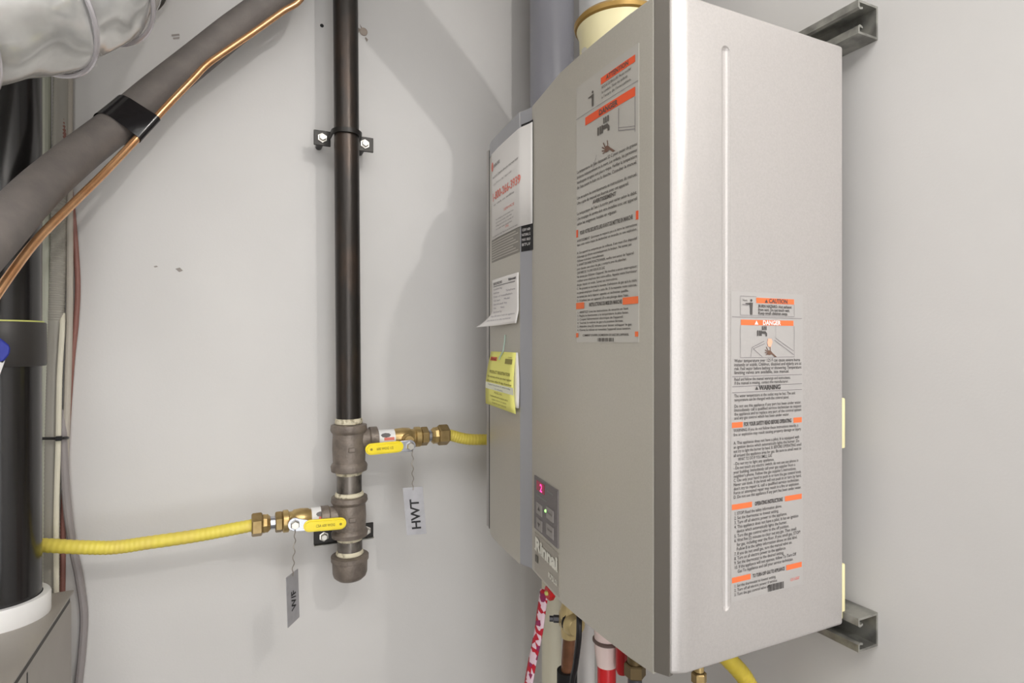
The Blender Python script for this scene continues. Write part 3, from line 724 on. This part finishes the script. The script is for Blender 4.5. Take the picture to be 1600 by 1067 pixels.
link('printed_lines', bl, M_inkf, fl_, smooth=False)
link('hand_drawing', bh, mat('hand_brown', (112, 84, 70), .7), fl_, smooth=False)

# ---- side label (English)
sx0, sx1 = at(1143, 700, Y=HY0).x, at(1252, 700, Y=HY0).x
def sz(v): return at(1146, v, Y=HY0).z
SW = sx1-sx0
sl = link('side_label', plate(sx0-.001, sx1+.002, sz(940), sz(455), lambda s, t, off=0: side(s, t, .00005+off), 1, .0003), M_label2, wh, smooth=False, label='pale warning label with orange bars')
sq = lambda s, t: side(s, t, .0009)
sqb = lambda s, t: side(s, t, .0006)
bo, bi, bl, bh, bp = bmesh.new(), bmesh.new(), bmesh.new(), bmesh.new(), bmesh.new()
def SX(px): return at(px, 600, Y=HY0).x
flat_rect(SX(1181), SX(1240), sz(472), sz(463.5), sqb, bo); put_text(bi, '\u25b2 CAUTION' if False else 'CAUTION', SX(1215), sz(471), .0062, sq, align='C', bold=.03)
flat_poly([(SX(1194), sz(471)), (SX(1199), sz(471)), (SX(1196.5), sz(465))], sq, bi)
for k, l in enumerate(('BURN HAZARD. Hot exhaust', 'from vent. Do not touch vent.', 'Keep small children away.')): put_text(bi, l, SX(1184), sz(479+k*5.6), .0045, sq, width=(SX(1236)-SX(1184))*(1-.06*k), bold=.02)
person(SX(1173), sz(491), .0165, sq, bi); flat_line([(SX(1159), sz(475)), (SX(1168), sz(476))], .0008, sq, bl); put_text(bi, 'Vent', SX(1159), sz(470), .0036, sq)
flat_line([(SX(1156), sz(492)), (SX(1156), sz(462)), (SX(1181), sz(462))], .0004, sq, bl); flat_line([(SX(1156), sz(492)), (SX(1240), sz(492)), (SX(1240), sz(472))], .0004, sq, bl)
flat_rect(sx0, sx1, sz(495.4), sz(494.6), sq, bl)
flat_rect(SX(1157), SX(1239), sz(507.5), sz(499), sqb, bo)
bw = bmesh.new(); put_text(bw, 'DANGER', SX(1205), sz(506.6), .0065, sq, align='C', bold=.03); flat_poly([(SX(1178), sz(506.5)), (SX(1184), sz(506.5)), (SX(1181), sz(500))], sq, bw)
flat_line([(SX(1156), sz(508)), (SX(1156), sz(559)), (SX(1240), sz(559)), (SX(1240), sz(508))], .0004, sq, bl)
tapfig(SX(1189), sz(535), .0190, sq, bi); handfig(SX(1198.5), sz(559), .0142, sq, bh)
flat_poly([(SX(1199), sz(529)), (SX(1204.5), sz(529)), (SX(1206), sz(534)), (SX(1203), sz(543)), (SX(1199), sz(541)), (SX(1198), sz(535))], sq, bp)
flat_line([(SX(1172), sz(558)), (SX(1174), sz(543)), (SX(1193), sz(533))], .0005, sq, bl); flat_line([(SX(1190), sz(558)), (SX(1176), sz(545)), (SX(1194), sz(537))], .0005, sq, bl)
flat_line([(SX(1211), sz(528)), (SX(1239), sz(549))], .0005, sq, bl); flat_line([(SX(1209), sz(531)), (SX(1239), sz(555))], .0005, sq, bl); flat_line([(SX(1211), sz(528)), (SX(1211), sz(508))], .0003, sq, bl)
def para(lines, v0, pitch, h, ind=.001, full=52, bold=.006):
    v = v0
    for l in lines:
        if l: put_text(bi, l, sx0+ind, sz(v), h, sq, width=(SW-ind-.001)*min(1, len(l)/full), bold=bold)
        v += pitch
para(['Water temperature over 125 F can cause severe burns', 'instantly or scalds. Children, disabled and elderly are at', 'risk. Feel water before bathing or showering. Temperature', 'limiting valves are available, see manual.'], 566, 6.2, .0048, .003)
flat_rect(sx0, sx1, sz(588.9), sz(588.1), sq, bl)
para(['Read and follow the manual warnings and instructions.', 'If the manual is missing, contact the manufacturer.'], 595, 6, .0045, .003, 64)
flat_rect(sx0, sx1, sz(604.4), sz(603.6), sq, bl)
put_text(bi, 'WARNING', SX(1202), sz(611), .0065, sq, align='C', bold=.04); flat_poly([(SX(1179), sz(610.5)), (SX(1184), sz(610.5)), (SX(1181.5), sz(605))], sq, bi)
flat_rect(sx0, sx1, sz(613.9), sz(613.1), sq, bl)
para(['The water temperature at the outlet may be hot. The unit', 'temperature can be changed with the control panel.'], 621, 6.2, .0046, .003, 62)
para(['Do not use this appliance if any part has been under water.', 'Immediately call a qualified service technician to inspect', 'the appliance and to replace any part of the control system', 'and any gas control which has been under water.'], 637, 6.2, .0046, .003, 58)
def bars(v0, v1, wl, wr):
    flat_rect(sx0, sx0+wl, sz(v1), sz(v0), sqb, bo); flat_rect(sx1-wr, sx1, sz(v1), sz(v0), sqb, bo)
bars(660, 668.5, .015, .013)
put_text(bi, 'FOR YOUR SAFETY READ BEFORE OPERATING', (sx0+sx1)/2, sz(667), .0058, sq, width=SW*.68, align='C', bold=.035)
para(['WARNING: If you do not follow these instructions exactly, a', 'fire or explosion may result causing property damage or injury.', '', 'A. This appliance does not have a pilot. It is equipped with', 'an ignition device which automatically lights the burner. Do', 'not try to light the burner by hand. B. BEFORE OPERATING smell', 'all around the appliance area for gas. Be sure to smell next to', '       WHAT TO DO IF YOU SMELL GAS', '- Do not try to light any appliance.', '- Do not touch any electric switch; do not use any phone in', 'your building. Immediately call your gas supplier from a', "neighbor's phone. Follow the gas supplier's instructions.", 'C. Use only your hand to push in or turn the gas control knob.', 'Never use tools. If the knob will not push in or turn by hand,', "don't try to repair it, call a qualified service technician.", 'Force or attempted repair may result in a fire or explosion.', 'D. Do not use this appliance if any part has been under water.'], 675, 6.5, .0046, .002, 62)
bars(788, 796.5, .028, .026)
put_text(bi, 'OPERATING INSTRUCTIONS', (sx0+sx1)/2+.001, sz(795), .0056, sq, width=SW*.40, align='C', bold=.035)
para(['1. STOP! Read the safety information above.', '2. Set the thermostat to lowest setting.', '3. Turn off all electric power to the appliance.', '4. This appliance does not have a pilot. It has an ignition', '   device which automatically lights the burner.', '5. Turn the gas control valve to the off position.', '6. Wait five (5) minutes to clear out any gas. Then smell', '   for gas, including near the floor. If you smell gas, STOP!', '   Follow B in the safety information above on this label.', '7. If you do not smell gas, turn the manual valve on.', '8. Turn on all electric power to the appliance.', '9. Set the thermostat to the desired setting.', '10. If the appliance will not operate, follow To Turn Off', '    Gas To Appliance and call your service technician.'], 805, 7.0, .0048, .003, 62)
bars(902, 910.5, .026, .024)
put_text(bi, 'TO TURN OFF GAS TO APPLIANCE', (sx0+sx1)/2+.001, sz(909), .0052, sq, width=SW*.46, align='C', bold=.03)
para(['1. Set the thermostat to lowest setting.', '2. Turn off all electric power if service', '3. Turn the gas control valve off.'], 918, 6.6, .0044, .003, 66)
for k in range(14): flat_rect(SX(1199)+k*.0017, SX(1199)+k*.0017+(.0013 if k % 3 else .0008), sz(938), sz(927), sq, bi)
br = bmesh.new(); put_text(br, 'U311-0547', SX(1234), sz(930), .0046, sq, width=.014)
link('orange_bars', bo, M_orange, sl, smooth=False); link('printed_text', bi, M_inkp, sl, smooth=False); link('printed_lines', bl, M_inkf, sl, smooth=False)
link('hand_drawing', bh, mat('hand_brown', (112, 84, 70), .7), sl, smooth=False); link('splash_drawing', bp, mat('splash_pink', (240, 176, 148), .7), sl, smooth=False)
link('white_text', bw, M_paper, sl, smooth=False); link('red_text', br, M_redp, sl, smooth=False)

# ---- control panel and brand plate on the slanted facet of the cover
ya, z_ = cover_hit(836.5, 786); yb, z_ = cover_hit(873, 808)
cf = front(ya); cw = ya-yb; ct, cbm = -.1885, -.2625
cp = link('control_panel', plate(0, cw, cbm, ct, lambda s, t, off=0: cf(s, t, off), 2, .002), M_panel, wh, smooth=False, label='grey control panel with lit red display')
cfo = lambda o: (lambda s, t: cf(s, t, o))
link('display', plate(cw*.13, cw*.47, ct-.0175, ct-.004, lambda s, t, off=0: cf(s, t, .002+off), 1, .0006), M_screen, cp, smooth=False)
b = bmesh.new(); put_text(b, '2', cw*.34, ct-.0160, .0145, cfo(.0030), align='C', bold=.02, sx=1.2); link('digit', b, M_digit, cp, smooth=False)
for (a, c, t0) in ((.13, .38, -.0345), (.13, .38, -.0560), (.58, .86, -.0300), (.58, .86, -.0520)):
    bt_ = link('button', plate(cw*a, cw*c, ct+t0-.0150, ct+t0, lambda s, t, off=0: cf(s, t, .002+off), 1, .0012), M_button, cp, smooth=False)
b = bmesh.new(); 
flat_poly([(cw*.20, ct-.044), (cw*.31, ct-.044), (cw*.255, ct-.038)], cfo(.0035), b); flat_poly([(cw*.20, ct-.061), (cw*.31, ct-.061), (cw*.255, ct-.067)], cfo(.0035), b)
for t0 in (-.0375, -.0595): put_text(b, 'ON/OFF' if t0 < -.05 else 'Priority', cw*.72, ct+t0, .004, cfo(.0035), width=cw*.2, align='C')
link('button_marks', b, mat('button_ink', (92, 88, 84), .6), cp, smooth=False)
b = bmesh.new(); put_text(b, 'Priority', cw*.60, ct-.0105, .0042, cfo(.0024), width=cw*.24); put_text(b, 'Temperature', cw*.12, ct-.0255, .004, cfo(.0024), width=cw*.44); link('panel_print', b, mat('panel_ink', (150, 160, 150), .6), cp, smooth=False)
link('indicator_light', lathe(cf(cw*.53, ct-.0375, .0015), cf(cw*.53, ct-.0375, .0032), [(0, .0022), (1, .0017)], 10), M_led, cp)
bt0, bb0 = -.2690, -.3235
bpz = link('brand_plate', plate(-.001, cw+.003, bb0, bt0, lambda s, t, off=0: cf(s, t, off), 2, .0009), M_plate, wh, smooth=False, label='silver name plate')
b = bmesh.new(); bfn = cfo(.0016)
put_text(b, 'Rinnai', cw*.03, bt0-.0235, .0255, bfn, width=cw*.96, bold=.045, res=4)
# slab serifs under the upright strokes
for sfrac, wdt in ((.05, .10), (.275, .08), (.39, .08), (.585, .08), (.955, .07)):
    flat_rect(cw*(sfrac-wdt*.5), cw*(sfrac+wdt*.7), bt0-.0240, bt0-.0222, bfn, b)
put_text(b, 'R75LSi', cw*.62, bt0-.0425, .0098, bfn, width=cw*.36, bold=.03)
link('brand_lettering', b, M_brandtxt, bpz, smooth=False, label='white raised lettering')
b = bmesh.new(); flat_rect(cw*.04, cw*.16, bt0-.0400, bt0-.0300, bfn, b); link('logo_square', b, mat('logo_grey', (96, 92, 84), .5), bpz, smooth=False)
# ---- small dark label behind the notice
ys0, _ = cover_hit(815, 370); ys1, _ = cover_hit(833, 370); ysl, _ = cover_hit(769, 400)
def flat2(y, t, off): return Vector((cover_x(y)-off, y, t))
b = plate(0, ys0-ys1, .1335, .3205, lambda s, t, off=0: front(ys0)(s, t, .0002+off), 3, .0005)
dl = link('data_label', b, M_blkplate, wh, smooth=False, label='black data label wrapped on the trim strip')
b = bmesh.new()
for k in range(4): put_text(b, ('120V 60Hz', 'NATURAL GAS', 'MAX 180,000', 'BTU/h')[k], .002, .163-k*.0072, .0055, lambda s, t: front(ys0)(s, t, .0012), width=(ys0-ys1)*.8)
link('white_print', b, M_paper, dl, smooth=False)
b = plate(0, ysl-ys0-.003, .134, .172, lambda s, t, off=0: front(ysl)(s, t, .0002+off), 5, .0004)
dl2 = link('data_label', b, M_glareplate, wh, smooth=False, label='lined data label with glare painted in as grey')
b = bmesh.new()
for k in range(8): flat_rect(.004, ysl-ys0-.008-.01*(k % 3), .137+k*.0042, .1385+k*.0042, lambda s, t: front(ysl)(s, t, .0011), b, 4)
link('printed_lines', b, mat('label_lines', (196, 190, 180), .6), dl2, smooth=False)

# ================================================================== PAPERS ON THE HEATER
def sheet(nu, nv, fn, th=.0004):
    bm = bmesh.new(); A = [[bm.verts.new(fn(i/nu, j/nv)) for j in range(nv+1)] for i in range(nu+1)]
    for i in range(nu):
        for j in range(nv): bm.faces.new((A[i][j], A[i+1][j], A[i+1][j+1], A[i][j+1]))
    return bm
def solid(o, th):
    md = o.modifiers.new('thick', 'SOLIDIFY'); md.thickness = th; md.offset = 0; return o
yA, yB = ysl-.000, ys1-.001; nz0, nz1 = .171, .3165
def nfn(s, t, off=.0014):
    y = yA-(yA-yB)*s
    x = cover_x(y) if y < .7405 or y > .768 else None
    if x is None: f = (y-.7405)/(.768-.7405); x = cover_x(.7405)*(1-f)+cover_x(.768)*f
    return Vector((x-off, y, nz0+(nz1-nz0)*t))
nt_ = thing('paper_notice', 'large white service notice with red phone number taped on the heater', 'paper', nfn(.5, 0))
sh = link('sheet', sheet(24, 2, nfn), M_paper, nt_, smooth=True); solid(sh, .0004)
np_ = lambda s, t: nfn(s, t, .0022)
b = bmesh.new(); put_text(b, '1-800-266-3939', .05, .44, .125, np_, width=.79, bold=.02, res=3)
# the final digit is boldest
put_text(b, 'SERVICE', .42, .25, .04, np_, width=.28); put_text(b, 'CALL', .46, .06, .035, np_, width=.1)
flat_poly([(.05+.035*math.cos(k*.628), .84+.055*math.sin(k*.628)) for k in range(10)], np_, b)
link('red_number', b, mat('pale_red_ink', (236, 140, 126), .7), sh, smooth=False, label='red printed phone number')
b = bmesh.new(); put_text(b, 'ENERCARE', .10, .815, .05, np_, width=.2, bold=.02); put_text(b, 'Need service? Questions about your rental water heater', .06, .695, .036, np_, width=.74, bold=.01)
put_text(b, 'Call us 24 hours a day, 7 days a week', .08, .61, .032, np_, width=.55); put_text(b, 'or visit us online', .10, .375, .034, np_, width=.6)
for k in range(4): put_text(b, ('For emergency service please have', 'your account number ready when', 'calling and note the model of', 'your water heater shown here')[k], .18, .195-k*.036, .026, np_, width=.5-.04*(k % 2))
put_text(b, 'This equipment is a rental. Please do not remove this notice', .06, .02, .024, np_, width=.72)
link('grey_print', b, mat('paper_grey_ink', (150, 144, 142), .7), sh, smooth=False)

y0s, _ = cover_hit(770, 470); y1s, _ = cover_hit(812, 465); zt, zb = .1040, .0285
def pfn(s, t, off=.0018):
    y = y0s-(y0s-y1s)*s; c = max(0, .32-t)/.32*max(0, 1-s*1.15)
    lift = .020*c*c+.004*max(0, .25-t)/.25
    return Vector((cover_x(y)-off-lift, y+.014*c, zb+(zt-zb)*t-.003*c+.004*(1-s)*t*0))
rs = thing('service_record', 'small white record sheet with a curled corner below the notice', 'paper', pfn(.5, 0))
sh = link('sheet', sheet(16, 16, pfn), M_paper, rs); solid(sh, .0003)
pp = lambda s, t: pfn(s, t, .0025)
b = bmesh.new(); put_text(b, 'SERVICE RECORD', .09, .875, .075, pp, width=.36, bold=.02); flat_rect(.09, .9, .835, .847, pp, b, 6); put_text(b, 'Rinnai', .68, .89, .06, pp, width=.24, bold=.05)
link('heading', b, mat('paper_dark_ink', (86, 82, 84), .7), sh, smooth=False)
b = bmesh.new()
for k in range(9): put_text(b, ('Installed by', 'Address            Telephone', 'Date of installation', 'Gas type      Model', 'Serviced by', 'Date          Notes', 'Serviced by', 'Keep this record with the appliance', 'and show it to the technician')[k], .1, .76-k*.082, .055, pp, width=.35+.09*((k*5) % 6))
link('form_print', b, mat('paper_pale_ink', (164, 158, 166), .7), sh, smooth=False)

# yellow registration card: two leaves hanging on a plastic loop
def card(off0, off1, px=(770, 809, 759, 806), pv=(549, 553, 630, 647)):
    a, c = cover_hit(px[0], pv[0])[0], cover_hit(px[1], pv[1])[0]
    ptl, ptr = Vector((cover_x(a)-off0, a, -.0150)), Vector((cover_x(c)-off0, c, -.0150))
    zb_ = -.1040
    pbl, pbr = at(px[2], pv[2], X=off1), at(px[3], pv[3], X=off1-.0015)
    def fn(s, t, off=0):
        q = (pbl.lerp(pbr, s)).lerp(ptl.lerp(ptr, s), t); bow = math.sin(math.pi*t)*.004
        return Vector((q.x-bow-off, q.y, q.z))
    return fn
cf1 = card(.003, .3715); cf2 = card(.0015, .3745, (770, 811, 765, 811), (549, 553, 628, 638))
rc = thing('registration_card', 'yellow folded registration card hanging on the left of the heater', 'card', cf1(.5, 1))
c1 = link('front_leaf', sheet(6, 10, cf1), M_card, rc); solid(c1, .0004)
def back_leaf(s, t):
    q = cf2(s, t); return Vector((q.x-.0006+.004*math.sin(math.pi*t), q.y-.003*math.sin(math.pi*t), q.z))
c2 = link('back_leaf', sheet(6, 8, back_leaf), M_cardw, rc, label='white inner leaf'); solid(c2, .0004)
cc = lambda s, t: cf1(s, t, .0007)
b = bmesh.new(); flat_rect(.0, 1, .30, .42, lambda s, t: cf1(s, t, .0005), b, 4); link('pale_band', b, M_cardband, c1, smooth=False)
b = bmesh.new()
put_text(b, 'PRODUCT REGISTRATION', .12, .60, .075, cc, width=.76, bold=.02, res=3)
put_text(b, 'For warranty service you must register', .06, .52, .05, cc, width=.88, bold=.02); put_text(b, 'this product within 30 days of purchase', .06, .44, .05, cc, width=.88, bold=.02)
put_text(b, 'MODEL NO.', .34, .24, .05, cc, width=.28); put_text(b, 'Complete and mail the attached card or', .18, .17, .045, cc, width=.62, bold=.01); put_text(b, 'register online at our website', .24, .11, .042, cc, width=.5); put_text(b, 'Keep for your records', .26, .05, .042, cc, width=.46)
flat_rect(.66, .92, .80, .885, cc, b, 2); put_text(b, 'CARD', .75, .90, .03, cc, width=.15)
link('olive_print', b, mat('olive_ink', (150, 140, 74), .7), c1, smooth=False)
b = bmesh.new(); flat_rect(.06, .33, .83, .90, cc, b, 2); link('red_logo', b, mat('card_red', (222, 118, 84), .7), c1, smooth=False)
b = bmesh.new(); put_text(b, 'Rinnai', .09, .845, .06, lambda s, t: cf1(s, t, .0011), width=.21, bold=.04); link('logo_text', b, mat('card_red_dark', (170, 74, 52), .7), c1, smooth=False)
b = bmesh.new(); put_text(b, 'Register by phone or online today', .10, .375, .04, cc, width=.8); put_text(b, 'in minutes', .36, .315, .04, cc, width=.28); link('band_text', b, mat('band_ink', (142, 146, 150), .7), c1, smooth=False)
q0 = cf1(.52, 1); yy = cover_hit(790, 540)[0]
link('loop', tube([Vector((cover_x(yy)-.001, yy, .012)), Vector((cover_x(yy)-.002, yy, 0)), Vector((cover_x(yy)-.0045, yy, -.014)), cf1(.46, .9, .002), cf1(.45, .86, .0015)], .0011, 6), mat('loop_plastic', (170, 190, 176), .3), rc, label='pale green plastic loop')

# ================================================================== UNDER THE HEATER
def under(px, py, X): return at(px, py, X=X)
# patterned lanyard
b = bmesh.new(); rows = []
P = spline([under(851, 921, .42), under(846, 955, .42), under(842, 985, .418), under(836, 1015, .416), under(829, 1050, .414), under(820, 1110, .41)], 24)
for i, q in enumerate(P):
    tw = .3+.25*math.sin(i*.5); u = Vector((math.cos(tw)*.35, -math.cos(tw), .1)).normalized()
    rows.append([b.verts.new(q+u*k*.0042+Vector((-.0012*(1-k*k/4), 0, 0))) for k in (-2, -1, 0, 1, 2)])
for r0, r1 in zip(rows[:-1], rows[1:]):
    for k in range(4): b.faces.new((r0[k], r0[k+1], r1[k+1], r1[k]))
lo = link('lanyard', b, M_lan, base=P[0]); solid(lo, .0016); tag(lo, 'red and white patterned lanyard hanging under the heater', 'lanyard')
q = under(853, 927, .4085)
lb = thing('lanyard_clip', 'yellow stud on a red clip at the top of the lanyard', 'clip', q)
link('clip', lathe((q.x+.010, q.y, q.z), (q.x+.002, q.y, q.z), [(0, .011), (.8, .011), (1, .009)], 7), M_redcap, lb)
link('stud', lathe((q.x+.002, q.y, q.z), (q.x-.001, q.y, q.z), [(0, .0035), (1, .0028)], 10), M_cem, lb)
# cream pipe in the corner
q = under(858, 1000, .50)
pw = thing('cream_pipe', 'pale cream vertical pipe behind the patterned lanyard', 'pipe', (.55, q.y, ZF))
cxp = at(862, 1000, Y=1.02)
link('pipe', lathe((cxp.x, 1.02, ZF), (cxp.x, 1.02, -.13), [(0, .020), (1, .020)], 24), mat('cream_pvc', (226, 220, 198), .4), pw)
link('elbow', tube([Vector((cxp.x, 1.02+.03*(1-math.cos(a)), -.13+.03*math.sin(a))) for a in [R(10*i) for i in range(10)]]+[Vector((cxp.x, YB, -.10))], .022, 20), mat('cream_pvc', (226, 220, 198), .4), pw)
# brass drain valve with brown pipe and black foam
UX = .455
q = under(890, 968, UX); dv = thing('drain_valve', 'brass service valve on a brown copper pipe under the heater', 'valve', q)
b = lathe(q+Vector((0, .012, .0)), q+Vector((0, -.022, -.002)), [(0, .012), (.2, .0165), (.55, .0165), (.6, .0175), (.8, .0175), (1, .013)], 24)
lathe(q+Vector((0, 0, .045)), q+Vector((0, 0, -.026)), [(0, .012), (.3, .012), (.5, .0165), (.75, .014), (1, .0125)], 24, b)
link('body', b, mat('pale_brass', (214, 194, 142), .36, .4), dv)
link('seal', lathe(q+Vector((0, -.006, 0)), q+Vector((0, -.0095, 0)), [(0, .0178), (1, .0178)], 24), M_rubber, dv, label='black seal ring')
qq = under(868, 971, UX-.01); link('screw', lathe(q+Vector((-.012, .008, .0)), q+Vector((-.026, .016, 0)), [(0, .006), (.6, .006), (.65, .0045), (1, .0045)], 8), M_clamp, dv, smooth=False)
pd = under(886, 1050, UX)
link('copper_pipe', tube([q+Vector((0, 0, -.02)), q+Vector((0, .004, -.05)), Vector((pd.x, pd.y, pd.z)), Vector((pd.x, pd.y, pd.z-.02))], .0095, 18), M_brownc, dv, label='brown tarnished copper pipe')
link('foam_sleeve', lathe((pd.x, pd.y, pd.z+.003), (pd.x-.002, pd.y+.004, ZF), [(0, .0125), (0, .0155), (1, .0155)], 20), M_rubber, dv, label='black foam sleeve')
# black cable
o = link('black_cable', tube(spline([under(905, 960, .44), under(905, 975, .435), under(904, 1000, .434), under(899, 1040, .434), under(892, 1090, .434), under(880, 1300, .434)], 30), .0042, 10), mat('black_pvc', (24, 23, 25), .4), base=under(905, 960, .44)); tag(o, 'black cable hanging under the heater beside the brass valve', 'cable')
# white pipe
q = under(916, 985, .50)
o = thing('white_water_pipe', 'white vertical pipe between the black cable and the red valve', 'pipe', (q.x, q.y, ZF))
link('pipe', lathe((q.x, q.y, ZF), (q.x, q.y, -.322), [(0, .0135), (1, .0135)], 24), M_white, o)
link('fitting', lathe((q.x, q.y, -.362), (q.x, q.y, -.322), [(0, .0135), (.1, .0165), (.9, .0165), (1, .0155)], 24), mat('fitting_cream', (206, 196, 184), .45), o)
# red isolating valves
q = under(948, 1000, .45)
rv = thing('red_capped_valve', 'red-bodied isolating valve with pale pink cup under the heater', 'valve', (q.x, q.y, q.z))
zt_ = under(948, 1036, .45).z
link('cup', lathe((q.x, q.y, zt_-.002), (q.x, q.y, -.3225), [(0, .0135), (.2, .0165), (.7, .0175), (1, .0165)], 24), M_pink, rv)
link('ring', lathe((q.x, q.y, under(945, 1000, .45).z), (q.x, q.y, under(945, 994, .45).z), [(0, .0178), (.3, .0192), (.7, .0192), (1, .0178)], 24), mat('ring_brown', (104, 84, 78), .4), rv)
link('red_sleeve', lathe((q.x, q.y, -.60), (q.x, q.y, zt_), [(0, .0115), (.97, .0125), (1, .0115)], 24), M_redcap, rv)
q = under(972, 1030, .455)
rk = thing('red_plug', 'short red plastic plug hanging right of the red-bodied valve', 'plug', (q.x, q.y, q.z))
zz = under(972, 1052, .455).z
link('plug', lathe((q.x, q.y, zz), (q.x, q.y, -.330), [(0, .006), (.06, .0085), (.9, .0085), (1, .0075)], 18), mat('dark_red', (180, 24, 30), .35), rk)
link('stem', lathe((q.x, q.y, -.332), (q.x, q.y, -.3225), [(0, .0045), (1, .0045)], 12), M_brassnut, rk)
q = under(992, 1050, .45)
bf = thing('brass_fitting', 'dark brass threaded fitting below the heater near its dark edge', 'fitting', (q.x, q.y, q.z))
link('nut', lathe((q.x, q.y, q.z-.005), (q.x, q.y, q.z+.012), [(0, .012), (.1, .0135), (.9, .0135), (1, .012)], 6), mat('dull_brass', (110, 92, 62), .45, .6), bf, smooth=False)
link('neck', lathe((q.x, q.y, q.z+.01), (q.x, q.y, -.3225), [(0, .0095), (1, .0095)], 16), mat('dull_brass', (110, 92, 62), .45, .6), bf)
link('tail', lathe((q.x, q.y, -.62), (q.x, q.y, q.z), [(0, .009), (1, .009)], 16), M_clamp, bf)
q = under(1089, 1050, .42)
q = Vector((.43, .458, -.345)); 
bf2 = thing('brass_inlet', 'small brass gas inlet under the near corner of the heater', 'fitting', (q.x, q.y, q.z))
link('nut', lathe((q.x, q.y, q.z-.006), (q.x, q.y, q.z+.005), [(0, .0066), (.1, .0078), (.9, .0078), (1, .0066)], 6), M_brassnut, bf2, smooth=False)
link('neck', lathe((q.x, q.y, q.z+.006), (q.x, q.y, -.3225), [(0, .005), (1, .005)], 14), M_brass, bf2)
link('tail', lathe((q.x, q.y, -.52), (q.x, q.y, q.z), [(0, .0055), (1, .006)], 16), M_cablec, bf2)
# yellow hose at the right below the heater
Px = [(.475, .505, -.3285), at(1148, 1040, Y=.50), at(1170, 1070, Y=.50), at(1200, 1130, Y=.52), at(1230, 1300, Y=.54)]
hz = thing('gas_hose', 'yellow gas hose leaving the underside of the heater at its near side', 'hose', Vector(Px[0]), 'yellow gas hoses')
n = 90; S = spline(Px, n); link('jacket', tube(S, [.0102*(1 if (i//2) % 2 else .96) for i in range(n)], 18), M_yel2, hz)

C.cycles.use_denoising = True
